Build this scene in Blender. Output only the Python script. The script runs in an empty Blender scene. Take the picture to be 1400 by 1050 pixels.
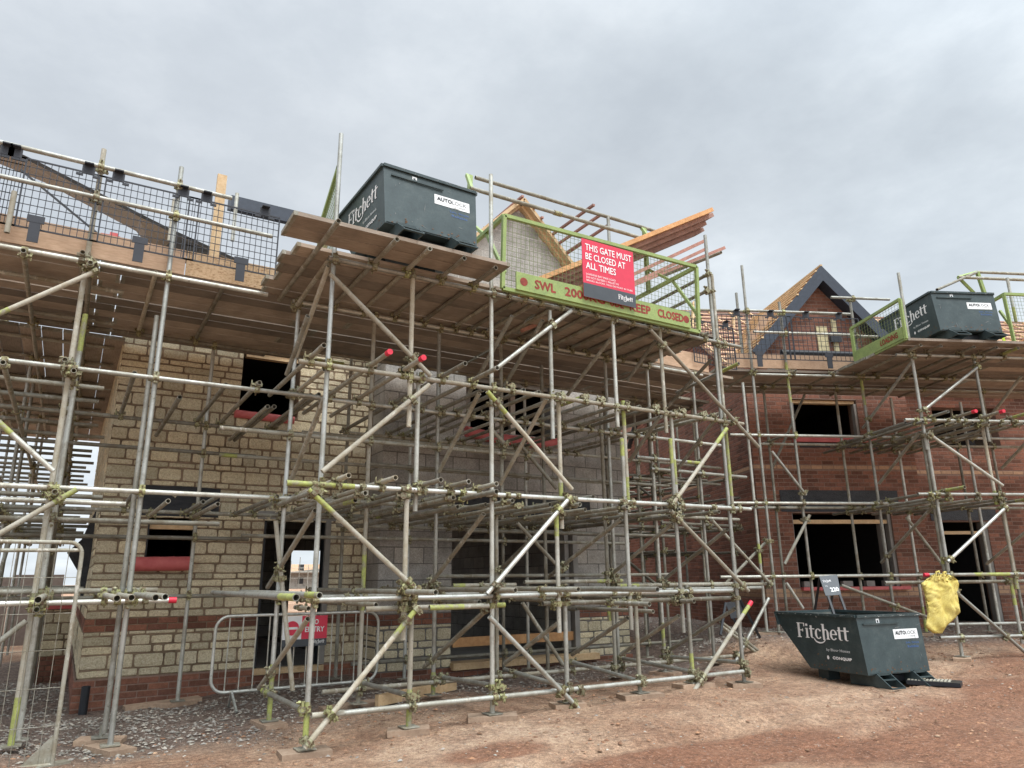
import bpy, bmesh, math, random
from mathutils import Vector, Matrix, noise
random.seed(7)
SC = bpy.context.scene
COL = SC.collection
V = Vector

# ------------------------------------------------------------------ camera model (solved from the photograph's vanishing points)
F = 984.7; PIT = math.radians(15.172); ROL = math.radians(-0.602)
AX = math.radians(58.917); AR = math.radians(82.953)
h_ = V((math.cos(AX), math.sin(AX), 0)); rt_ = V((math.sin(AX), -math.cos(AX), 0)); Z_ = V((0, 0, 1))
FW = h_ * math.cos(PIT) + Z_ * math.sin(PIT)
UP0 = -h_ * math.sin(PIT) + Z_ * math.cos(PIT)
RT = rt_ * math.cos(ROL) + UP0 * math.sin(ROL)
UP = -rt_ * math.sin(ROL) + UP0 * math.cos(ROL)
XR = V((math.cos(AX - AR), math.sin(AX - AR), 0)); YR = V((-XR.y, XR.x, 0))   # axes of the brick house
def ray(x, y): return FW + RT * ((x - 700) / F) - UP * ((y - 525) / F)
def onY(x, y, Y): d = ray(x, y); return d * (Y / d.y)
def onX(x, y, X): d = ray(x, y); return d * (X / d.x)
def onZ(x, y, Z): d = ray(x, y); return d * (Z / d.z)
def onD(x, y, D): d = ray(x, y); return d * (D / d.dot(YR))
def onC(x, y, C): d = ray(x, y); return d * (C / d.dot(XR))
def RW(c, d, z): return XR * c + YR * d + Z_ * z      # brick-house coordinates to world

cam_d = bpy.data.cameras.new('camera'); cam = bpy.data.objects.new('camera', cam_d); COL.objects.link(cam)
cam_d.sensor_width = 36; cam_d.lens = 36 * F / 1400; cam_d.clip_end = 3000; cam_d.clip_start = 0.05
M3 = Matrix((RT, UP, -FW)).transposed()
cam.matrix_world = M3.to_4x4()
SC.camera = cam

# ------------------------------------------------------------------ materials
def nt(name):
    m = bpy.data.materials.new(name); m.use_nodes = True
    t = m.node_tree; b = t.nodes['Principled BSDF']
    return m, t, b
def N(t, typ, **kw):
    n = t.nodes.new(typ)
    for k, v in kw.items():
        if k in n.inputs: n.inputs[k].default_value = v
        else: setattr(n, k, v)
    return n
def ramp(t, src, stops):
    r = t.nodes.new('ShaderNodeValToRGB'); e = r.color_ramp.elements
    while len(e) < len(stops): e.new(0.5)
    for i, (p, c) in enumerate(stops):
        e[i].position = p; e[i].color = (c[0], c[1], c[2], 1)
    t.links.new(src, r.inputs['Fac']); return r
def mixc(t, fac, a, b, mode='MIX'):
    m = t.nodes.new('ShaderNodeMix'); m.data_type = 'RGBA'; m.blend_type = mode
    for s, i in ((fac, 0), (a, 6), (b, 7)):
        if isinstance(s, (int, float)): m.inputs[i].default_value = s
        elif isinstance(s, tuple): m.inputs[i].default_value = (s[0], s[1], s[2], 1)
        else: t.links.new(s, m.inputs[i])
    return m.outputs[2]
def coords(t, scale=(1, 1, 1), kind='Object'):
    c = t.nodes.new('ShaderNodeTexCoord'); mp = t.nodes.new('ShaderNodeMapping')
    mp.inputs['Scale'].default_value = scale
    t.links.new(c.outputs[kind], mp.inputs['Vector']); return mp.outputs['Vector']
def noise_n(t, vec, scale, detail=4, rough=0.6):
    n = t.nodes.new('ShaderNodeTexNoise'); n.inputs['Scale'].default_value = scale
    n.inputs['Detail'].default_value = detail; n.inputs['Roughness'].default_value = rough
    t.links.new(vec, n.inputs['Vector']); return n.outputs['Fac']
def bump(t, b, hgt, strength=0.3, dist=0.01):
    n = t.nodes.new('ShaderNodeBump'); n.inputs['Strength'].default_value = strength; n.inputs['Distance'].default_value = dist
    t.links.new(hgt, n.inputs['Height']); t.links.new(n.outputs['Normal'], b.inputs['Normal'])
def mottled(name, stops, scale=8, rough=0.8, metal=0.0, bmp=0.2, bdist=0.005, sc=(1, 1, 1), objrand=0.0, fine=None, tone=0.0, spec=0.4, big=None):
    m, t, b = nt(name)
    v = coords(t, sc)
    f = noise_n(t, v, scale, 5, 0.62)
    c = ramp(t, f, stops).outputs['Color']
    if fine:
        f2 = noise_n(t, v, fine[0], 3, 0.7)
        c = mixc(t, fine[1], c, ramp(t, f2, [(0.3, (0.25,) * 3), (0.7, (0.8,) * 3)]).outputs['Color'], 'OVERLAY')
    if big:
        f4 = noise_n(t, v, big[0], 4, 0.65)
        c = mixc(t, 1.0, c, ramp(t, f4, [(0.32, (1 - big[1],) * 3), (0.5, (1, 1, 1)), (0.7, (1 + big[1] * .7, 1 + big[1] * .7, 1 + big[1] * .75))]).outputs['Color'], 'MULTIPLY')
    if objrand:
        o = t.nodes.new('ShaderNodeObjectInfo')
        r = ramp(t, o.outputs['Random'], [(0, (1 - objrand,) * 3), (1, (1 + objrand * 0.55,) * 3)]).outputs['Color']
        c = mixc(t, 1.0, c, r, 'MULTIPLY')
    if tone:
        a = t.nodes.new('ShaderNodeAttribute'); a.attribute_name = 'tone'
        r = ramp(t, a.outputs['Fac'], [(0, (1 - tone, 1 - tone, 1 - tone * 1.1)), (0.5, (1, 1, 1)), (1, (1 + tone * .6, 1 + tone * .5, 1 + tone * .25))]).outputs['Color']
        c = mixc(t, 1.0, c, r, 'MULTIPLY')
    t.links.new(c, b.inputs['Base Color'])
    b.inputs['Roughness'].default_value = rough; b.inputs['Metallic'].default_value = metal
    b.inputs['Specular IOR Level'].default_value = spec
    if bmp: bump(t, b, noise_n(t, v, (fine[0] if fine else scale * 4), 4, 0.7), bmp, bdist)
    return m
def flat(name, col, rough=0.6, metal=0.0, var=0.12, scale=14, spec=0.4):
    a = tuple(max(0, c * (1 - var)) for c in col); b_ = tuple(c * (1 + var) for c in col)
    return mottled(name, [(0.35, a), (0.65, b_)], scale, rough, metal, 0.08, 0.002, spec=spec)

def tube_mat(name, base, mud, metal, rough):
    m, t, b = nt(name)
    v = coords(t); o = t.nodes.new('ShaderNodeObjectInfo')
    f = noise_n(t, v, 5.0, 6, 0.72); f2 = noise_n(t, v, 38, 3, 0.7)
    c = mixc(t, ramp(t, f, [(0.44, (0, 0, 0)), (0.58, (1, 1, 1))]).outputs['Color'], base, mud)
    f3 = noise_n(t, coords(t, (1, 1, .35)), 17, 4, 0.7)
    c = mixc(t, ramp(t, f3, [(0.60, (0, 0, 0)), (0.66, (.8,) * 3)]).outputs['Color'], c, (0.52, 0.50, 0.46))
    c = mixc(t, ramp(t, f2, [(0.6, (0, 0, 0)), (0.74, (.75,) * 3)]).outputs['Color'], c, (0.10, 0.085, 0.06))
    c = mixc(t, 1.0, c, ramp(t, o.outputs['Random'], [(0, (.62, .60, .56)), (0.5, (.9, .9, .87)), (1, (1.18, 1.16, 1.1))]).outputs['Color'], 'MULTIPLY')
    t.links.new(c, b.inputs['Base Color'])
    rr = ramp(t, f, [(0.35, (rough,) * 3), (0.7, (rough + .25,) * 3)]).outputs['Color']
    t.links.new(rr, b.inputs['Roughness']); b.inputs['Metallic'].default_value = metal
    bump(t, b, f2, 0.12, 0.002)
    return m
MT = {}
MT['galv'] = tube_mat('galvanised_steel', (0.47, 0.48, 0.455), (0.35, 0.34, 0.30), 0.5, 0.42)
MT['bright'] = tube_mat('bright_galvanised_steel', (0.58, 0.60, 0.59), (0.44, 0.45, 0.42), 0.55, 0.34)
MT['dull'] = tube_mat('dull_muddy_steel', (0.32, 0.315, 0.275), (0.24, 0.215, 0.165), 0.2, 0.6)
MT['tan'] = tube_mat('mud_splashed_steel', (0.42, 0.40, 0.345), (0.35, 0.315, 0.245), 0.1, 0.7)
MT['lime'] = mottled('lime_paint_worn', [(0.38, (0.28, 0.26, 0.19)), (0.47, (0.29, 0.31, 0.11)), (0.6, (0.35, 0.39, 0.11)), (0.8, (0.40, 0.43, 0.18))], 11, 0.6, 0, 0.15, fine=(60, .35))
MT['lime_gate'] = mottled('lime_gate_paint', [(0.3, (0.20, 0.27, 0.095)), (0.6, (0.27, 0.35, 0.115)), (0.8, (0.23, 0.25, 0.13))], 6, 0.5, 0, 0.1, fine=(45, .3))
MT['redcap'] = flat('red_plastic_cap', (0.62, 0.03, 0.06), 0.45)
def coupler_mat():
    m, t, b = nt('coupler_steel')
    v = coords(t); o = t.nodes.new('ShaderNodeObjectInfo')
    c = ramp(t, o.outputs['Random'], [(0, (.20, .19, .12)), (0.3, (.32, .31, .17)), (0.55, (.36, .37, .17)), (0.75, (.20, .19, .13)), (1, (.40, .40, .25))]).outputs['Color']
    c = mixc(t, ramp(t, noise_n(t, v, 40, 4), [(0.45, (0, 0, 0)), (0.6, (1, 1, 1))]).outputs['Color'], c, (0.13, 0.085, 0.05))
    t.links.new(c, b.inputs['Base Color']); b.inputs['Metallic'].default_value = 0.35; b.inputs['Roughness'].default_value = 0.55
    return m
MT['coupler'] = coupler_mat()
def wood(name, a, b_, c, grain=(1, 1, 1), rough=0.8, rnd=0.25, knots=True):
    m, t, bs = nt(name)
    v = coords(t, grain)
    n1 = noise_n(t, v, 6, 6, 0.7); n2 = noise_n(t, coords(t), 3, 3, 0.6)
    col = ramp(t, n1, [(0.3, a), (0.5, b_), (0.72, c)]).outputs['Color']
    col = mixc(t, ramp(t, n2, [(0.45, (0, 0, 0)), (0.75, (.6,) * 3)]).outputs['Color'], col, tuple(x * 0.62 for x in a))
    o = t.nodes.new('ShaderNodeObjectInfo')
    col = mixc(t, 1.0, col, ramp(t, o.outputs['Random'], [(0, (1 - rnd, 1 - rnd, 1 - rnd)), (1, (1 + rnd, 1 + rnd * .9, 1 + rnd * .8))]).outputs['Color'], 'MULTIPLY')
    t.links.new(col, bs.inputs['Base Color']); bs.inputs['Roughness'].default_value = rough
    bump(t, bs, n1, 0.25, 0.003)
    return m
MT['boardX'] = wood('weathered_scaffold_board', (.21, .172, .137), (.31, .258, .208), (.40, .342, .285), (1.2, 22, 22), .8, .42)
MT['boardY'] = wood('weathered_scaffold_board_lengthwise', (.21, .172, .137), (.31, .258, .208), (.40, .342, .285), (22, 1.2, 22), .8, .42)
MT['toe'] = wood('pale_toe_board', (.42, .28, .18), (.52, .36, .245), (.60, .44, .31), (2, 10, 12), 0.85, 0.12)
MT['osb'] = mottled('strand_board', [(0.3, (.25, .14, .06)), (0.45, (.50, .34, .20)), (0.6, (.60, .44, .28)), (0.8, (.40, .25, .13))], 34, 0.85, 0, 0.4, sc=(1, 1, 2))
MT['sole'] = wood('muddy_sole_board', (.30, .20, .135), (.40, .285, .20), (.48, .36, .26), (6, 6, 6), 0.9, 0.2)
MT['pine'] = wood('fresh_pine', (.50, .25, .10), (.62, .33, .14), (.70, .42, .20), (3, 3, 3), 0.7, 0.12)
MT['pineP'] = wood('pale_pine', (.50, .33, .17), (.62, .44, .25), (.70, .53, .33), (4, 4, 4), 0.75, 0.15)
MT['umber'] = wood('brown_timber_and_painted_shade', (.26, .15, .12), (.34, .205, .165), (.40, .25, .20), (3, 3, 3), 0.8, 0.12)  # muted brown for battens; on the stacked boards it is painted shade
MT['pink'] = wood('pink_treated_timber', (.30, .15, .12), (.40, .21, .17), (.46, .27, .22), (3, 3, 3), 0.8, 0.2)
MT['stone'] = mottled('buff_walling_stone', [(0.25, (.46, .395, .265)), (0.5, (.59, .515, .365)), (0.75, (.68, .605, .45))], 26, 0.92, 0, 0.9, 0.012, fine=(62, 0.6), tone=0.24, big=(1.1, .16))
MT['mortar'] = mottled('brown_mortar', [(0.3, (.17, .12, .08)), (0.7, (.27, .20, .135))], 12, 0.95, 0, 0.5, big=(1.5, .3))
MT['mortarL'] = mottled('pale_mortar', [(0.3, (.40, .38, .35)), (0.7, (.52, .495, .46))], 20, 0.95, 0, 0.3)
MT['mortarG'] = mottled('grey_mortar', [(0.3, (.12, .11, .10)), (0.7, (.19, .178, .16))], 20, 0.95, 0, 0.3)
MT['mortarR'] = mottled('brick_mortar', [(0.3, (.20, .13, .10)), (0.7, (.28, .19, .15))], 25, 0.95, 0, 0.3)
MT['block'] = mottled('concrete_block', [(0.3, (.27, .253, .23)), (0.7, (.38, .357, .327))], 5, 0.95, 0, 0.5, 0.006, fine=(70, 0.6), tone=0.22, big=(1.3, .25))
MT['brick'] = mottled('red_brick', [(0.3, (.155, .068, .046)), (0.55, (.21, .092, .062)), (0.8, (.27, .137, .098))], 26, 0.9, 0, 0.4, 0.003, fine=(110, 0.4), tone=0.40, big=(.9, .28))
MT['brickB'] = mottled('buff_band_brick', [(0.3, (.36, .21, .13)), (0.7, (.48, .31, .20))], 26, 0.9, 0, 0.4, 0.003, tone=0.2)
MT['conc'] = mottled('concrete_floor', [(0.3, (.20, .19, .175)), (0.7, (.30, .285, .26))], 3, 0.9)
MT['dark'] = flat('interior_painted_unlit', (.035, .035, .037), 0.9)  # shade of unlit rooms put into a near-black colour
MT['black'] = flat('black_plastic', (.018, .021, .026), 0.45)
MT['guard'] = flat('black_guard_plastic', (.03, .033, .042), 0.55)
MT['navy'] = flat('anthracite_bargeboard', (.035, .044, .062), 0.4)
MT['sheet'] = mottled('black_damp_sheet', [(0.3, (.02, .022, .026)), (0.7, (.045, .047, .052))], 7, 0.35, 0, 0.8, 0.02, sc=(1, 1, 3))
MT['felt'] = mottled('roof_felt', [(0.3, (.05, .055, .06)), (0.7, (.10, .105, .11))], 5, 0.8)
MT['membrane'] = mottled('orange_roof_boarding', [(0.3, (.40, .235, .14)), (0.7, (.53, .345, .215))], 5, 0.85)
MT['red'] = mottled('red_foam_roll', [(0.3, (.50, .10, .10)), (0.7, (.63, .17, .16))], 6, 0.6, 0, 0.2)
MT['skip'] = mottled('dark_green_skip_paint', [(0.3, (.030, .046, .049)), (0.55, (.043, .063, .066)), (0.68, (.06, .08, .08)), (0.85, (.12, .125, .115))], 6, 0.42, 0.1, 0.12, 0.003, fine=(60, 0.25))
MT['skipin'] = mottled('scuffed_skip_inside', [(0.3, (.02, .034, .034)), (0.75, (.10, .10, .085))], 7, 0.7, 0.1, 0.12)
MT['white'] = flat('white_lettering', (.82, .82, .82), 0.5, var=0.03)
MT['decal'] = flat('white_decal', (.74, .76, .76), 0.4, var=0.04)
MT['ink'] = flat('dark_lettering', (.03, .035, .04), 0.5)
MT['blue'] = flat('blue_lettering', (.05, .12, .32), 0.5)
MT['maroon'] = flat('maroon_stencil', (.24, .035, .02), 0.6, var=0.3)
MT['signred'] = flat('crimson_sign', (.60, .035, .075), 0.4, var=0.04)
MT['signgrey'] = flat('slate_sign', (.055, .065, .075), 0.4, var=0.05)
MT['bag'] = mottled('yellow_woven_bag', [(0.3, (.58, .45, .10)), (0.7, (.72, .60, .20))], 9, 0.75, 0, 0.5, 0.01, fine=(90, 0.3))
MT['tile'] = mottled('orange_roof_tile', [(0.3, (.42, .14, .06)), (0.7, (.58, .24, .11))], 9, 0.8, tone=0.3)
MT['slate'] = mottled('grey_roof_tile', [(0.3, (.07, .075, .085)), (0.7, (.13, .135, .145))], 9, 0.7, tone=0.3)
MT['insul'] = flat('yellow_foil_board', (.50, .43, .25), 0.7, var=.2)
MT['poly'] = mottled('clear_polythene', [(0.3, (.45, .47, .50)), (0.7, (.7, .72, .74))], 20, 0.25, 0, 0.9, 0.03)
MT['gravel'] = mottled('grey_gravel', [(0.3, (.22, .20, .18)), (0.6, (.36, .335, .30)), (0.8, (.48, .45, .42))], 1.9, 0.92, 0, 0.3, tone=0.45)
MT['leaf'] = mottled('far_foliage', [(0.3, (.035, .055, .02)), (0.7, (.08, .11, .045))], 6, 0.9)
MT['bark'] = flat('bark', (.09, .065, .045), 0.95)
MT['sitewall'] = flat('brown_hoarding', (.15, .115, .095), 0.85)
MT['hivis'] = flat('hi_vis_strap', (.60, .78, .06), 0.5)

def ground_mat():
    m, t, b = nt('red_site_dirt')
    v = coords(t)
    n1 = noise_n(t, v, 0.45, 6, 0.62); n2 = noise_n(t, v, 2.6, 7, 0.68); n3 = noise_n(t, v, 34, 4, 0.75); n4 = noise_n(t, v, 9, 5, 0.7)
    c = ramp(t, n1, [(0.34, (.32, .17, .098)), (0.46, (.41, .24, .148)), (0.56, (.53, .345, .225)), (0.70, (.61, .43, .30))]).outputs['Color']
    c = mixc(t, ramp(t, n2, [(0.45, (0, 0, 0)), (0.68, (.75,) * 3)]).outputs['Color'], c, (.27, .14, .083))
    c = mixc(t, ramp(t, n4, [(0.55, (0, 0, 0)), (0.72, (.6,) * 3)]).outputs['Color'], c, (.47, .335, .24))
    a2 = t.nodes.new('ShaderNodeAttribute'); a2.attribute_name = 'clay'
    sm = t.nodes.new('ShaderNodeMath'); sm.operation = 'MULTIPLY_ADD'; sm.inputs[1].default_value = 1.5; t.links.new(n4, sm.inputs[0])
    sb_ = t.nodes.new('ShaderNodeMath'); sb_.operation = 'ADD'; t.links.new(a2.outputs['Fac'], sb_.inputs[0]); t.links.new(n3, sb_.inputs[1]); t.links.new(sb_.outputs[0], sm.inputs[2])
    cf = ramp(t, sm.outputs[0], [(0.0, (0, 0, 0)), (0.5, (.0,) * 3), (0.78, (0, 0, 0)), (1.0, (.85,) * 3)]); sm.inputs[1].default_value = .6; cf.color_ramp.elements[2].position = .62
    sc_ = t.nodes.new('ShaderNodeMath'); sc_.operation = 'MULTIPLY'; sc_.inputs[1].default_value = .64; t.links.new(sm.outputs[0], sc_.inputs[0]); t.links.new(sc_.outputs[0], cf.inputs['Fac'])
    c = mixc(t, cf.outputs['Color'], c, ramp(t, n2, [(0.30, (.20, .082, .042)), (0.55, (.30, .132, .070)), (0.75, (.40, .205, .118))]).outputs['Color'])
    a = t.nodes.new('ShaderNodeAttribute'); a.attribute_name = 'rubble'
    c = mixc(t, a.outputs['Fac'], c, ramp(t, n4, [(0.35, (.15, .10, .075)), (0.6, (.27, .20, .16))]).outputs['Color'])
    n5 = noise_n(t, v, 85, 3, 0.7)
    n6 = noise_n(t, v, 17, 6, 0.75)
    c = mixc(t, .7, c, ramp(t, n6, [(0.34, (.2,) * 3), (0.66, (.8,) * 3)]).outputs['Color'], 'OVERLAY')
    c = mixc(t, .75, c, ramp(t, n5, [(0.3, (.2,) * 3), (0.7, (.8,) * 3)]).outputs['Color'], 'OVERLAY')
    c = mixc(t, ramp(t, n3, [(0.58, (0, 0, 0)), (0.70, (.7,) * 3)]).outputs['Color'], c, (.52, .44, .37))
    c = mixc(t, ramp(t, n3, [(0.27, (.6,) * 3), (0.36, (0, 0, 0))]).outputs['Color'], c, (.12, .07, .045))
    t.links.new(c, b.inputs['Base Color']); b.inputs['Roughness'].default_value = 0.95
    ad = t.nodes.new('ShaderNodeMath'); ad.operation = 'ADD'
    t.links.new(n3, ad.inputs[0]); t.links.new(n2, ad.inputs[1])
    bump(t, b, ad.outputs[0], 1.0, 0.06)
    return m
MT['ground'] = ground_mat()

# ------------------------------------------------------------------ mesh builder
class MB:
    def __init__(s): s.v = []; s.f = []; s.m = []; s.t = []; s.sm = []
    def add(s, vs, fs, mi=0, tone=0.5, smooth=False):
        o = len(s.v); s.v += [tuple(p) for p in vs]
        for f in fs:
            s.f.append(tuple(i + o for i in f)); s.m.append(mi); s.t.append(tone); s.sm.append(smooth)
    def obox(s, c, ax, ay, az, mi=0, tone=0.5, skip=()):
        # c centre, ax/ay/az half-extent vectors
        P = [c + ax * i + ay * j + az * k for i in (-1, 1) for j in (-1, 1) for k in (-1, 1)]
        FS = [(0, 1, 3, 2), (4, 6, 7, 5), (0, 4, 5, 1), (2, 3, 7, 6), (0, 2, 6, 4), (1, 5, 7, 3)]
        s.add(P, [f for i, f in enumerate(FS) if i not in skip], mi, tone)
    def box(s, x0, x1, y0, y1, z0, z1, mi=0, tone=0.5):
        s.obox(V(((x0 + x1) / 2, (y0 + y1) / 2, (z0 + z1) / 2)), V(((x1 - x0) / 2, 0, 0)), V((0, (y1 - y0) / 2, 0)), V((0, 0, (z1 - z0) / 2)), mi, tone)
    def rbox(s, c0, c1, d0, d1, z0, z1, mi=0, tone=0.5):
        s.obox(RW((c0 + c1) / 2, (d0 + d1) / 2, (z0 + z1) / 2), XR * ((c1 - c0) / 2), YR * ((d1 - d0) / 2), Z_ * ((z1 - z0) / 2), mi, tone)
    def bar(s, p, q, w, hgt, up=Z_, mi=0, tone=0.5):
        d = (q - p); L = d.length; d = d / L
        a = d.cross(up)
        if a.length < 1e-4: a = d.cross(V((1, 0, 0)))
        a.normalize(); b = a.cross(d).normalized()
        s.obox((p + q) / 2, d * (L / 2), a * (w / 2), b * (hgt / 2), mi, tone)
    def tube(s, p, q, r, seg=10, mi=0, wall=0.0, tone=0.5, ends=True):
        d = (q - p); L = d.length; d = d / L
        a = d.cross(V((0, 0, 1)) if abs(d.z) < 0.9 else V((1, 0, 0))).normalized(); b = d.cross(a)
        cs = [(math.cos(2 * math.pi * i / seg), math.sin(2 * math.pi * i / seg)) for i in range(seg)]
        ring = lambda o, rr: [o + (a * x + b * y) * rr for x, y in cs]
        vs = ring(p, r) + ring(q, r)
        s.add(vs, [(i, (i + 1) % seg, seg + (i + 1) % seg, seg + i) for i in range(seg)], mi, tone, True)
        if not ends: return
        if wall > 0:
            dp = min(0.12, L * 0.2)
            for o, sg in ((p, 1), (q, -1)):
                vs = ring(o, r) + ring(o, r - wall) + ring(o + d * dp * sg, r - wall)
                fs = []
                for i in range(seg):
                    j = (i + 1) % seg
                    fs += [(i, seg + i, seg + j, j), (seg + i, 2 * seg + i, 2 * seg + j, seg + j)]
                fs.append(tuple(range(2 * seg, 3 * seg)))
                s.add(vs, fs, mi, tone)
        else:
            s.add(ring(p, r), [tuple(range(seg))], mi, tone); s.add(ring(q, r), [tuple(range(seg))], mi, tone)
    def path(s, pts, r, seg=8, mi=0):
        for a, b in zip(pts, pts[1:]):
            if (b - a).length > 1e-5: s.tube(a, b, r, seg, mi)
    def prism(s, poly, n, depth, mi=0, tone=0.5):
        # polygon points (world) extruded by n*depth
        k = len(poly); off = n * depth
        vs = list(poly) + [p + off for p in poly]
        s.add(vs, [tuple(range(k)), tuple(range(2 * k - 1, k - 1, -1))] + [(i, i + k, (i + 1) % k + k, (i + 1) % k) for i in range(k)], mi, tone)
    def build(s, name, mats, parent=None, recalc=True, sharp=True, tones=False):
        me = bpy.data.meshes.new(name)
        me.from_pydata(s.v, [], s.f); me.update()
        if not isinstance(mats, (list, tuple)): mats = [mats]
        for m in mats: me.materials.append(MT[m] if isinstance(m, str) else m)
        me.polygons.foreach_set('material_index', s.m)
        me.polygons.foreach_set('use_smooth', s.sm)
        if tones:
            at = me.attributes.new('tone', 'FLOAT', 'FACE'); at.data.foreach_set('value', s.t)
        if recalc:
            bm = bmesh.new(); bm.from_mesh(me); bmesh.ops.recalc_face_normals(bm, faces=bm.faces); bm.to_mesh(me); bm.free()
        if sharp and any(s.sm): me.set_sharp_from_angle(angle=math.radians(50))
        o = bpy.data.objects.new(name, me); COL.objects.link(o)
        if parent is not None: o.parent = parent
        return o
def tag(o, label, cat, group=None, kind=None):
    if label: o['label'] = label
    if cat: o['category'] = cat
    if group: o['group'] = group
    if kind: o['kind'] = kind
    return o
def thing(name, label, cat, group=None, loc=(0, 0, 0)):
    o = bpy.data.objects.new(name, None); COL.objects.link(o); o.empty_display_size = 0.2
    o.location = loc
    return tag(o, label, cat, group)
def adopt(root):
    # parts were built in world space: keep them there after the root is moved to its base
    inv = Matrix.Translation(-V(root.location))
    for c in root.children:
        c.matrix_parent_inverse = Matrix.Identity(4)
        c.location = V(c.location) - V(root.location)
def copy_tree(o, parent=None):
    c = o.copy(); COL.objects.link(c)
    if parent is not None: c.parent = parent
    for ch in list(o.children): copy_tree(ch, c)
    return c

# ------------------------------------------------------------------ ground
GP = [(2, 6.3, -1.36), (2.9, 6.3, -1.28), (3.6, 6.3, -1.255), (4.5, 6.3, -1.227), (5.4, 6.3, -1.22), (6.1, 6.3, -1.17), (6.9, 6.3, -1.235),
      (1.8, 7.6, -1.33), (.5, 7.6, -1.39), (-.25, 7.6, -1.31), (.3, 10.2, -1.42), (1.3, 10, -1.36), (2.6, 10.2, -1.24), (3.4, 9.9, -1.24),
      (2.8, 7.6, -1.25), (3.7, 7.6, -1.24), (6.9, 7.7, -1.23), (8, 9.7, -1.27), (4.6, 9.7, -1.32), (6, 9.7, -1.28), (0, 0, -1.45), (3, 3, -1.40), (5.2, 4.2, -1.34),
      (8, 4, -1.32), (-2, 8, -1.36), (-2, 13, -1.35), (0, 13, -1.4), (0, 18, -1.3)]
for c, d, z in ((5.2, 8.6, -1.235), (6.4, 8.9, -1.235), (5.4, 9.5, -1.2), (8.3, 9.7, -1.11), (7.0, 9.9, -1.14), (5.2, 11, -.85), (6.2, 11, -.86), (8.2, 11, -.97), (9.5, 11.5, -.98), (10, 12.5, -.86), (7, 12.5, -.82), (8, 7, -1.28), (10, 8, -1.2), (12, 9, -1.1), (12, 12, -.9), (5.8, 16, -.9)):
    p = RW(c, d, 0); GP.append((p.x, p.y, z))
def gz(x, y):
    sw = 1e-4; s = -1.3e-4
    for a, b, z in GP:
        w = 1.0 / ((x - a) ** 2 + (y - b) ** 2 + 0.12) ** 1.7
        sw += w; s += w * z
    return s / sw
def rub(x, y):
    # rubble / gravel apron close to the houses
    n = noise.noise(V((x * .9, y * .9, 3.1))) * 0.8 + noise.noise(V((x * 2.3, y * 2.3, 1.7))) * 0.35
    d = 0.0
    if x < 9.0: d = max(0, min(1, (y + n - (7.05 if x > 1.6 else 6.9)) / 0.9))
    p = V((x, y, 0)); D = p.dot(YR); C = p.dot(XR)
    d2 = max(0, min(1, (D + n - 10.35) / 0.8)) if C > 4 else 0
    return max(d, d2)
def axis(lo, hi, fine0, fine1, st):
    a = []; x = fine0
    while x < fine1: a.append(x); x += st
    s = st
    while x < hi: a.append(x); s *= 1.35; x += s
    a.append(hi); b = []; x = fine0; s = st
    while x > lo: s *= 1.35; x -= s; b.append(x)
    b.append(lo); return sorted(set(a + b))
xs = axis(-900, 900, -4, 16, 0.09); ys = axis(-900, 900, 1.5, 15, 0.09)
def clay(x, y):
    n = noise.noise(V((x * .7, y * .7, 6))) * .9 + noise.noise(V((x * 2.1, y * 2.1, 3))) * .5 + noise.noise(V((x * 6, y * 6, 1))) * .2
    v = 0
    for a, b, rx, ry in ((8.6, 4.0, 2.4, 1.0), (11.3, 5.0, 1.8, .9), (4.9, 4.4, 1.5, .45), (6.3, 3.2, 1.6, .5), (3.0, 5.3, .5, .3), (9.5, 4.6, 1.0, .7), (3.6, 4.3, 1.1, .5), (6.6, 3.9, 2.2, .5)):
        q = ((x - a) / rx) ** 2 + ((y - b) / ry) ** 2
        v = max(v, 1.25 - q + n * .55)
    return max(0, min(1, v))
gv = []; gf = []; gr = []; gc = []
for y in ys:
    for x in xs:
        z = gz(x, y)
        if -5 < x < 17 and 0 < y < 16:
            z += noise.noise(V((x * 1.1, y * 1.1, 0))) * .018 + noise.noise(V((x * 4, y * 4, 5))) * .009 + noise.noise(V((x * 11, y * 11, 9))) * .006
            if x < 13 and 1.5 < y < 5.6:
                for k in (0, .95, 2.3, 3.1):
                    yc = 2.0 + k + .28 * math.sin(x * .35 + k) + .07 * (x - 4); q = (y - yc) / .13
                    if abs(q) < 2.2: z += -.020 * math.exp(-q * q) + .013 * math.exp(-(abs(q) - 1.5) ** 2 * 3) + (.006 * math.sin(x * 42 + q * 2) if abs(q) < 1 else 0)
            r = rub(x, y); z += r * (noise.noise(V((x * 6, y * 6, 2))) * .02)
        else: r = 0
        gv.append((x, y, z)); gr.append(r); gc.append(clay(x, y))
W = len(xs)
for j in range(len(ys) - 1):
    for i in range(W - 1): gf.append((j * W + i, j * W + i + 1, (j + 1) * W + i + 1, (j + 1) * W + i))
me = bpy.data.meshes.new('ground'); me.from_pydata(gv, [], gf); me.update()
me.materials.append(MT['ground']); at = me.attributes.new('rubble', 'FLOAT', 'POINT'); at.data.foreach_set('value', gr); at = me.attributes.new('clay', 'FLOAT', 'POINT'); at.data.foreach_set('value', gc)
me.polygons.foreach_set('use_smooth', [True] * len(me.polygons))
go = bpy.data.objects.new('ground', me); COL.objects.link(go); tag(go, None, None, None, 'structure')

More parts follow.
